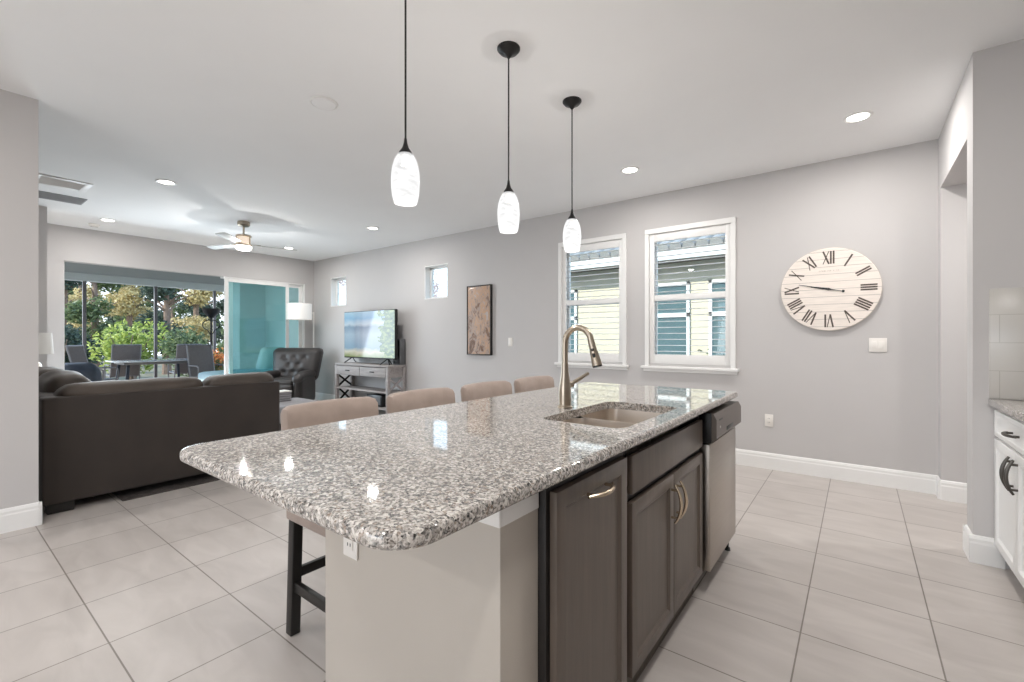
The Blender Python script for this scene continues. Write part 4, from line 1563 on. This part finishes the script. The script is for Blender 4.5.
def downlight():
    t = thing('ceiling_downlight', '', 'downlight', group='recessed ceiling downlights')
    MB().lathe([(0.062, 0.0), (0.088, 0.0), (0.088, -0.004), (0.080, -0.009), (0.066, -0.006), (0.062, -0.002)], n=36, closed=True).build('trim_ring', MT['trim'], t)
    MB().lathe([(0, -0.0005), (0.064, -0.0005), (0.064, -0.0035), (0, -0.0045)], n=36).build('lens', MT['lens'], t)
    return t


DL = [((0.0, 4.03), 'recessed downlight in the ceiling above the round clock', 13),
      ((-1.684, 4.01), 'recessed downlight in the ceiling before the two shuttered windows', 13),
      ((-5.453, 3.90), 'recessed downlight left of the nearest pendant, near the clock wall', 13),
      ((-5.50, 1.505), 'recessed downlight left of the ceiling fan, nearer the camera', 13),
      ((-7.866, 1.52), 'recessed downlight close to the glass doors, beside the dark grille', 12),
      ((-7.803, 3.88), 'recessed downlight in the far corner, right of the ceiling fan', 12)]
dl0 = downlight()
for i, ((x, y), lab, w) in enumerate(DL):
    o = dl0 if i == 0 else dup(dl0, (0, 0, 0))
    o.location = (x, y, H)
    o['label'] = lab
for (x, y, w) in [(p[0][0], p[0][1], p[2]) for p in DL] + [(0.0, 2.0, 13), (-0.9, -0.6, 12), (0.2, -0.4, 12), (-3.0, -0.6, 14), (-3.0, -2.4, 12), (-0.6, -2.4, 12)]:  # visible fixtures first, then unseen lamps added for indoor brightness
    area_light('downlight_and_fill', (x, y, H - 0.012), (0, 0, 0), 0.12, w, (1.0, 0.97, 0.935), 'DISK')
area_light('hall_fill_light', (1.4, 4.2, 2.36), (0, 0, 0), 0.12, 13, (1.0, 0.97, 0.95), 'DISK')  # unseen lamp added to brighten the hall

sm = thing('ceiling_speaker_disc', 'round white flush disc in the ceiling left of the nearest pendant', 'ceiling disc', (-2.824, 1.638, H))
MB().lathe([(0, -0.012), (0.066, -0.012), (0.074, -0.010), (0.078, -0.004), (0.078, 0.0), (0, 0.0)], n=36).build('disc', MT['ceiling'], sm)
MB().lathe([(0.079, 0.0), (0.090, 0.0), (0.088, -0.006), (0.080, -0.008)], n=36, closed=True).build('ring', MT['trim'], sm)

sd = thing('smoke_detector', 'small white detector on the ceiling close to the glass doors', 'smoke detector', (-8.30, 1.46, H))
MB().lathe([(0, -0.035), (0.04, -0.035), (0.055, -0.025), (0.06, -0.008), (0.06, 0.0), (0, 0.0)], n=28).build('housing', MT['plate'], sd)
MB().lathe([(0.030, -0.0365), (0.038, -0.0365), (0.038, -0.033), (0.030, -0.033)], n=24, closed=True).build('grille', MT['vent_mid'], sd)


def vent(name, label, x0, x1, y0, y1, frame, slot, ns, mf, msl):
    t = thing(name, label, 'ceiling vent', ((x0 + x1) / 2, (y0 + y1) / 2, H))
    a, b_ = (x1 - x0) / 2, (y1 - y0) / 2
    f = MB()
    f.box(-a, a, -b_, -b_ + frame, -0.010, 0, 0.003)
    f.box(-a, a, b_ - frame, b_, -0.010, 0, 0.003)
    f.box(-a, -a + frame, -b_ + frame, b_ - frame, -0.010, 0, 0.003)
    f.box(a - frame, a, -b_ + frame, b_ - frame, -0.010, 0, 0.003)
    f.build('frame', mf, t)
    MB().box(-a + frame, a - frame, -b_ + frame, b_ - frame, -0.002, 0).build('backing', MT['vent_dark'] if slot else MT['vent_mid'], t)
    s = MB()
    for k in range(ns):
        x = -a + frame + (k + 0.5) * (2 * a - 2 * frame) / ns
        s.box(x - 0.010, x + 0.010, -b_ + frame, b_ - frame, -0.0012, 0.0012, M=Matrix.Translation((0, 0, -0.006)) @ Matrix.Translation((x, 0, 0)) @ Matrix.Rotation(-0.6, 4, 'Y') @ Matrix.Translation((-x, 0, 0)))
    s.build('slats', msl, t)
    return t


vent('supply_vent', 'white framed ceiling air vent, nearer of the two beside the left wall', -6.55, -6.16, 0.66, 1.08, 0.055, False, 8, MT['trim'], MT['trim'])
vent('return_grille', 'dark grey ceiling return grille, farther of the two beside the left wall', -7.20, -6.88, 0.62, 1.155, 0.012, True, 9, MT['grille_grey'], MT['grille_grey'])

# ceiling fan
fn_ = thing('ceiling_fan', 'three blade ceiling fan with a lit globe above the living area', 'ceiling fan', (-6.55, 2.65, H))
MB().lathe([(0, 0), (0.075, 0), (0.075, -0.045), (0.060, -0.060), (0.018, -0.066), (0, -0.066)], n=32).build('canopy', MT['nickel'], fn_)
MB().tube([(0, 0, -0.05), (0, 0, -0.17)], 0.013, 12).build('downrod', MT['nickel'], fn_)
MB().lathe([(0, -0.16), (0.03, -0.165), (0.085, -0.178), (0.095, -0.185), (0.095, -0.20), (0.082, -0.205), (0, -0.205)], n=36).build('motor', MT['nickel'], fn_)
MB().lathe([(0, -0.205), (0.080, -0.205), (0.080, -0.305), (0, -0.305)], n=36).build('uplight', MT['fan_amber'], fn_)
b = MB()
b.lathe([(0.080, -0.305), (0.098, -0.305), (0.098, -0.325), (0.080, -0.325)], n=36, closed=True)
b.build('band', MT['nickel'], fn_)
for a in (0.5, 0.5 + 2 * PI / 3, 0.5 + 4 * PI / 3):
    MB().bar((0.090 * math.cos(a), 0.090 * math.sin(a), -0.195), (0.090 * math.cos(a), 0.090 * math.sin(a), -0.315), 0.022, 0.008).build('strut', MT['nickel'], fn_)
MB().lathe([(0, -0.385), (0.05, -0.384), (0.082, -0.374), (0.096, -0.352), (0.096, -0.328), (0.088, -0.320), (0, -0.320)], n=36).build('globe', MT['fan_lens'], fn_, smooth=60)
for k in range(3):
    a = math.radians(76) + k * 2 * PI / 3
    M = Matrix.Rotation(a, 4, 'Z') @ Matrix.Translation((0, 0, -0.300)) @ Matrix.Rotation(math.radians(9), 4, 'X')
    poly = [(0.16, -0.045), (0.30, -0.060), (0.62, -0.066), (0.655, -0.055), (0.665, 0.0), (0.655, 0.05), (0.62, 0.060), (0.30, 0.055), (0.16, 0.045)]
    bl = MB().prism(poly, -0.004, 0.004, 0.002, M=M).build('blade', MT['fan_blade'], fn_)
    MB().box(0.085, 0.20, -0.022, 0.022, 0.004, 0.010, 0.002, M=M).build('bracket', MT['nickel'], bl)
point_light('fan_glow', (-6.55, 2.65, H - 0.43), 13, (1.0, 0.98, 0.96))

# ================================================================== LIVING ROOM
rug = MB().prism(rrect(-7.3, -4.385, 0.93, 3.55, 0.01, 2), 0.0, 0.012, 0.003)
o = rug.build('area_rug', MT['rug'])
tag(o, 'dark patterned area rug under the sofa', 'rug')

so = thing('sectional_sofa', 'dark brown sectional sofa seen from behind at the left', 'sofa', (-4.41, 0.51, 0.0))
# local: back along Y at x=0, seats towards -X; return runs along -X at y=0
SL, SB = 1.60, 0.815
MB().box(-0.16, 0.0, 0.0, SL, 0.075, SB, 0.018, 3).build('back_frame', MT['sofa'], so)
MB().box(-2.15, -0.16, 0.0, 0.16, 0.075, SB, 0.018, 3).build('return_frame', MT['sofa'], so)
MB().box(-0.95, -0.16, 0.16, SL, 0.075, 0.30, 0.015, 2).build('seat_base', MT['sofa'], so)
MB().box(-2.15, -0.95, 0.16, 0.95, 0.075, 0.30, 0.015, 2).build('return_base', MT['sofa'], so)
for (x0, x1, y0, y1) in ((-0.96, -0.17, 0.17, 0.95), (-0.96, -0.17, 0.955, SL - 0.01), (-1.55, -0.965, 0.17, 0.95), (-2.14, -1.555, 0.17, 0.95)):
    MB().cushion(((x0 + x1) / 2, (y0 + y1) / 2, 0.385), (x1 - x0, y1 - y0, 0.19), 0.05, (0, 0, 0.02), n=10).build('seat_cushion', MT['sofa_cushion'], so)


def lean(amount):
    def f(p, q):
        p.x += amount * (q.z + 1) / 2
        return p
    return f


for i, (y0, y1, zt) in enumerate(((0.08, 0.985, 0.0), (0.99, SL - 0.01, 0.0))):
    MB().cushion((-0.245, (y0 + y1) / 2, 0.675), (0.25, y1 - y0, 0.43), 0.09, (0.02, 0.0, 0.014), n=16, fn=lean(0.11), wob=0.012, seed=3 * i).build('back_cushion', MT['sofa_cushion'], so)
for i, (x0, x1) in enumerate(((-1.18, -0.42), (-1.95, -1.20))):
    MB().cushion(((x0 + x1) / 2, 0.215, 0.700), (x1 - x0, 0.26, 0.48), 0.10, (0, 0.03, 0.02), n=14, wob=0.015, seed=11 + i).build('back_cushion', MT['sofa_cushion'], so)
for (x, y) in ((-0.09, 0.10), (-0.09, SL - 0.10), (-0.88, SL - 0.10), (-2.06, 0.10), (-2.06, 0.88)):
    zb = 0.0125 if (y > 0.42) else 0.0
    MB().box(x - 0.045, x + 0.045, y - 0.07, y + 0.07, zb, 0.078, 0.006).build('foot', MT['black_wood'], so)

# recliner
rc = thing('recliner_chair', 'charcoal tufted recliner armchair beside the sliding glass', 'armchair', (-8.05, 3.99, 0.0), math.radians(40))
# local: sitter faces -Y
MB().box(-0.33, 0.33, -0.32, 0.34, 0.0, 0.14, 0.03).build('base', MT['black'], rc)


def tuft(p, q):
    if q.y < 0:      # front face of the back
        for (bx, bz) in ((-0.17, 0.13), (0.0, 0.13), (0.17, 0.13), (-0.085, 0.0), (0.085, 0.0), (-0.17, -0.13), (0.0, -0.13), (0.17, -0.13)):
            d2 = (p.x - bx) ** 2 + ((p.z - bz)) ** 2
            p.y += 0.035 * math.exp(-d2 / 0.0022)
    p.y += 0.16 * (q.z + 1) / 2
    p.x *= 1.0 + 0.08 * q.z
    return p


MB().cushion((0, 0.30, 0.745), (0.84, 0.25, 0.62), 0.10, (0, 0.04, 0.0), n=30, fn=tuft).build('backrest', MT['recliner'], rc)
MB().cushion((0, -0.05, 0.43), (0.48, 0.66, 0.20), 0.07, (0, 0.0, 0.025), n=12).build('seat', MT['recliner'], rc)
MB().cushion((0, -0.375, 0.28), (0.48, 0.13, 0.34), 0.05, (0, 0.02, 0), n=10).build('footrest', MT['recliner'], rc)
for s in (-1, 1):
    ab = MB().cushion((s * 0.300, -0.04, 0.33), (0.15, 0.70, 0.50), 0.06, (0.01, 0.01, 0), n=12).build('arm', MT['recliner'], rc)

    def droop(p, q):
        if q.y < 0:
            p.z -= 0.06 * q.y * q.y
        return p
    MB().cushion((s * 0.305, -0.05, 0.585), (0.17, 0.72, 0.13), 0.06, (0, 0, 0.01), n=12, fn=droop).build('arm_pad', MT['recliner'], ab)

# ottoman with the slatted box on it
ot = thing('ottoman', 'low grey fabric ottoman between the sofa and the recliner', 'ottoman', (-6.42, 3.22, 0.0125))
MB().cushion((0, 0, 0.195), (0.78, 0.62, 0.25), 0.04, (0, 0, 0.01), n=12).build('cushion', MT['grey_fabric'], ot)
MB().box(-0.36, 0.36, -0.28, 0.28, 0.055, 0.085, 0.006).build('frame', MT['black_wood'], ot)
for sx in (-1, 1):
    for sy in (-1, 1):
        MB().box(sx * 0.32 - 0.025, sx * 0.32 + 0.025, sy * 0.24 - 0.025, sy * 0.24 + 0.025, 0, 0.06, 0.004).build('leg', MT['black_wood'], ot)
cr = thing('slatted_box', 'small grey slatted box standing on the ottoman', 'box', (-6.52, 3.10, 0.3430))
for k in range(4):
    MB().box(-0.10, 0.10, -0.13, 0.13, 0.002 + k * 0.033, 0.028 + k * 0.033, 0.003).build('slat', MT['grey_weave'], cr)
MB().box(-0.085, 0.085, -0.115, 0.115, 0.0, 0.128).build('liner', MT['vent_dark'], cr)
MB().box(-0.105, 0.105, -0.135, 0.135, 0.128, 0.142, 0.004).build('lid', MT['plate'], cr)

# television stand
TX0, TX1, TY0, TY1, TZ = -7.355, -5.865, 4.470, 4.832, 0.800
tv = thing('television_stand', 'weathered grey wood console with X shaped ends under the television', 'tv stand', ((TX0 + TX1) / 2, (TY0 + TY1) / 2, 0))
a, b_ = (TX1 - TX0) / 2, (TY1 - TY0) / 2
MB().box(-a, a, -b_, b_, TZ - 0.035, TZ, 0.004).build('top', MT['grey_wood'], tv)
cs = MB()
cs.box(-a + 0.02, a - 0.02, b_ - 0.03, b_ - 0.01, TZ - 0.20, TZ - 0.035)
cs.box(-a + 0.02, a - 0.02, -b_ + 0.015, b_ - 0.03, TZ - 0.20, TZ - 0.185)
cs.box(-a + 0.02, -a + 0.04, -b_ + 0.015, b_ - 0.03, TZ - 0.185, TZ - 0.035)
cs.box(a - 0.04, a - 0.02, -b_ + 0.015, b_ - 0.03, TZ - 0.185, TZ - 0.035)
cs.build('drawer_case', MT['grey_wood'], tv)
for (x0, x1) in ((-a + 0.06, -0.005), (0.005, a - 0.06)):
    dd = MB().box(x0, x1, -b_ - 0.003, -b_ + 0.018, TZ - 0.190, TZ - 0.045, 0.003).build('drawer', MT['grey_wood'], tv)
    xc = (x0 + x1) / 2
    MB().box(xc - 0.055, xc + 0.055, -b_ - 0.020, -b_ - 0.002, TZ - 0.125, TZ - 0.108, 0.004).build('handle', MT['black_metal'], dd)
for sx in (-1, 1):
    for sy in (-1, 1):
        MB().box(sx * (a - 0.028) - 0.027, sx * (a - 0.028) + 0.027, sy * (b_ - 0.028) - 0.027, sy * (b_ - 0.028) + 0.027, 0, TZ - 0.036, 0.003).build('leg', MT['grey_wood'], tv)
    x = sx * (a - 0.028)
    for (za, zb) in ((0.39, TZ - 0.21), (0.12, 0.36)):
        for (p, q) in (((-b_ + 0.05), (b_ - 0.05)), ((b_ - 0.05), (-b_ + 0.05))):
            MB().bar((x, p, za), (x, q, zb), 0.018 if p < q else 0.016, 0.03).build('cross_brace', MT['black_metal'] if sx < 0 else MT['grey_wood'], tv)  # left braces coloured black for their backlit shade; the wood itself is grey
for z in (0.365, 0.10):
    MB().box(-a + 0.03, a - 0.03, -b_ + 0.01, b_ - 0.01, z - 0.0125, z + 0.0125, 0.003).build('shelf', MT['grey_wood'], tv)
md = thing('media_box', 'black box on the lower shelf of the television stand', 'media box', (-6.32, 4.66, 0.3780 - 0.265))
MB().box(-0.20, 0.20, -0.12, 0.12, 0.006, 0.19, 0.008).build('case', MT['black'], md)
for sx in (-0.16, 0.16):
    MB().box(sx - 0.02, sx + 0.02, -0.10, 0.10, 0.0, 0.008).build('foot', MT['black_metal'], md)
MB().box(-0.17, 0.17, -0.124, -0.119, 0.03, 0.16, 0.004).build('front_panel', MT['vent_dark'], md)

# television
tl = thing('television', 'flat screen television showing a garden picture on the grey console', 'television', (-6.588, 4.635, TZ))
VW, VZ0, VZ1 = 0.712, 0.090, 0.900
MB().box(-VW, VW, -0.014, 0.040, VZ0, VZ1, 0.006).build('housing', MT['black'], tl)
MB().box(-VW + 0.010, VW - 0.010, -0.0165, -0.013, VZ0 + 0.020, VZ1 - 0.010).build('screen', MT['screen'], tl)
MB().box(-0.45, 0.45, 0.040, 0.070, VZ0 + 0.03, VZ0 + 0.40, 0.02).build('rear_case', MT['black'], tl)
for sx in (-1, 1):
    x = sx * 0.50
    f = MB()
    f.bar((x, 0.012, VZ0 + 0.01), (x - 0.03, -0.125, 0.008), 0.016, 0.014)
    f.bar((x, 0.012, VZ0 + 0.01), (x + 0.03, 0.065, 0.008), 0.016, 0.014)
    f.bar((x, 0.012, VZ0 + 0.01), (x + sx * 0.13, -0.06, 0.008), 0.016, 0.014)
    f.build('stand_foot', MT['black'], tl)

tv_box = thing('dark_box', 'dark grey box behind the right edge of the television', 'speaker', (-5.965, 4.775, TZ))
MB().box(-0.09, 0.09, -0.055, 0.055, 0.0, 0.42, 0.006).build('cabinet', MT['vent_dark'], tv_box)  # plain dark grey box standing on the console
MB().box(-0.08, 0.08, -0.060, -0.054, 0.02, 0.40, 0.004).build('grille', MT['black'], tv_box)  # darker sheet on the front of the box

# floor lamp in the corner
fl = thing('floor_lamp', 'floor lamp with a white drum shade behind the recliner', 'floor lamp', (-8.40, 4.66, 0.0))
MB().lathe([(0, 0), (0.13, 0), (0.13, 0.015), (0.02, 0.03), (0, 0.03)], n=32).build('base', MT['nickel'], fl)
MB().tube([(0, 0, 0.02), (0, 0, 1.74)], 0.011, 10).build('pole', MT['plate'], fl)
MB().tube([(0, 0, 1.72), (0.0, -0.14, 1.735), (0.01, -0.295, 1.735)], 0.008, 10).build('arm', MT['plate'], fl)
MB().lathe([(0.216, 1.585), (0.222, 1.585), (0.222, 1.885), (0.216, 1.885)], c=(0.01, -0.295, 0), n=48, closed=True).build('lamp_shade', MT['shade'], fl, smooth=50)
MB().lathe([(0, 1.60), (0.214, 1.60), (0.214, 1.604), (0, 1.604)], c=(0.01, -0.295, 0), n=48).build('diffuser', MT['shade'], fl)
MB().tube([(0.17, -0.17, 1.60), (0.17, -0.17, 1.52)], 0.003, 6).build('pull_chain', MT['nickel'], fl)

# end table and table lamp at the left, beyond the sofa
et = thing('end_table', 'small end table behind the sofa, under the pale lamp', 'end table', (-6.98, 0.70, 0.0))
MB().lathe([(0, 0.56), (0.22, 0.56), (0.22, 0.585), (0, 0.585)], n=32).build('top', MT['grey_wood'], et)
for k in range(3):
    a_ = k * 2 * PI / 3
    MB().tube([(0.18 * math.cos(a_), 0.18 * math.sin(a_), 0), (0.10 * math.cos(a_), 0.10 * math.sin(a_), 0.565)], 0.014, 8).build('leg', MT['black_metal'], et)
tlp = thing('table_lamp', 'table lamp with a pale grey drum shade at the left wall', 'table lamp', (-6.98, 0.745, 0.5855))
MB().lathe([(0, 0), (0.07, 0), (0.08, 0.03), (0.05, 0.10), (0.085, 0.22), (0.06, 0.36), (0.015, 0.42), (0, 0.42)], n=28).build('base', MT['plate'], tlp)
MB().tube([(0, 0, 0.41), (0, 0, 0.56)], 0.007, 8).build('stem', MT['nickel'], tlp)
MB().lathe([(0.150, 0.475), (0.155, 0.475), (0.140, 0.700), (0.135, 0.700)], n=40, closed=True).build('lamp_shade', MT['grey_shade'], tlp, smooth=50)
b = MB()
for k in range(3):
    a_ = k * 2 * PI / 3
    b.tube([(0, 0, 0.555), (0.146 * math.cos(a_), 0.146 * math.sin(a_), 0.555)], 0.003, 6)
b.build('spider', MT['nickel'], tlp)
pt = bpy.data.lights.new('table_lamp_bulb', 'POINT')
pt.energy = 4
pt.shadow_soft_size = 0.03
pt.color = (1.0, 0.90, 0.78)
po = bpy.data.objects.new('table_lamp_bulb', pt)
col.objects.link(po)
po.location = (-6.98, 0.745, 1.19)
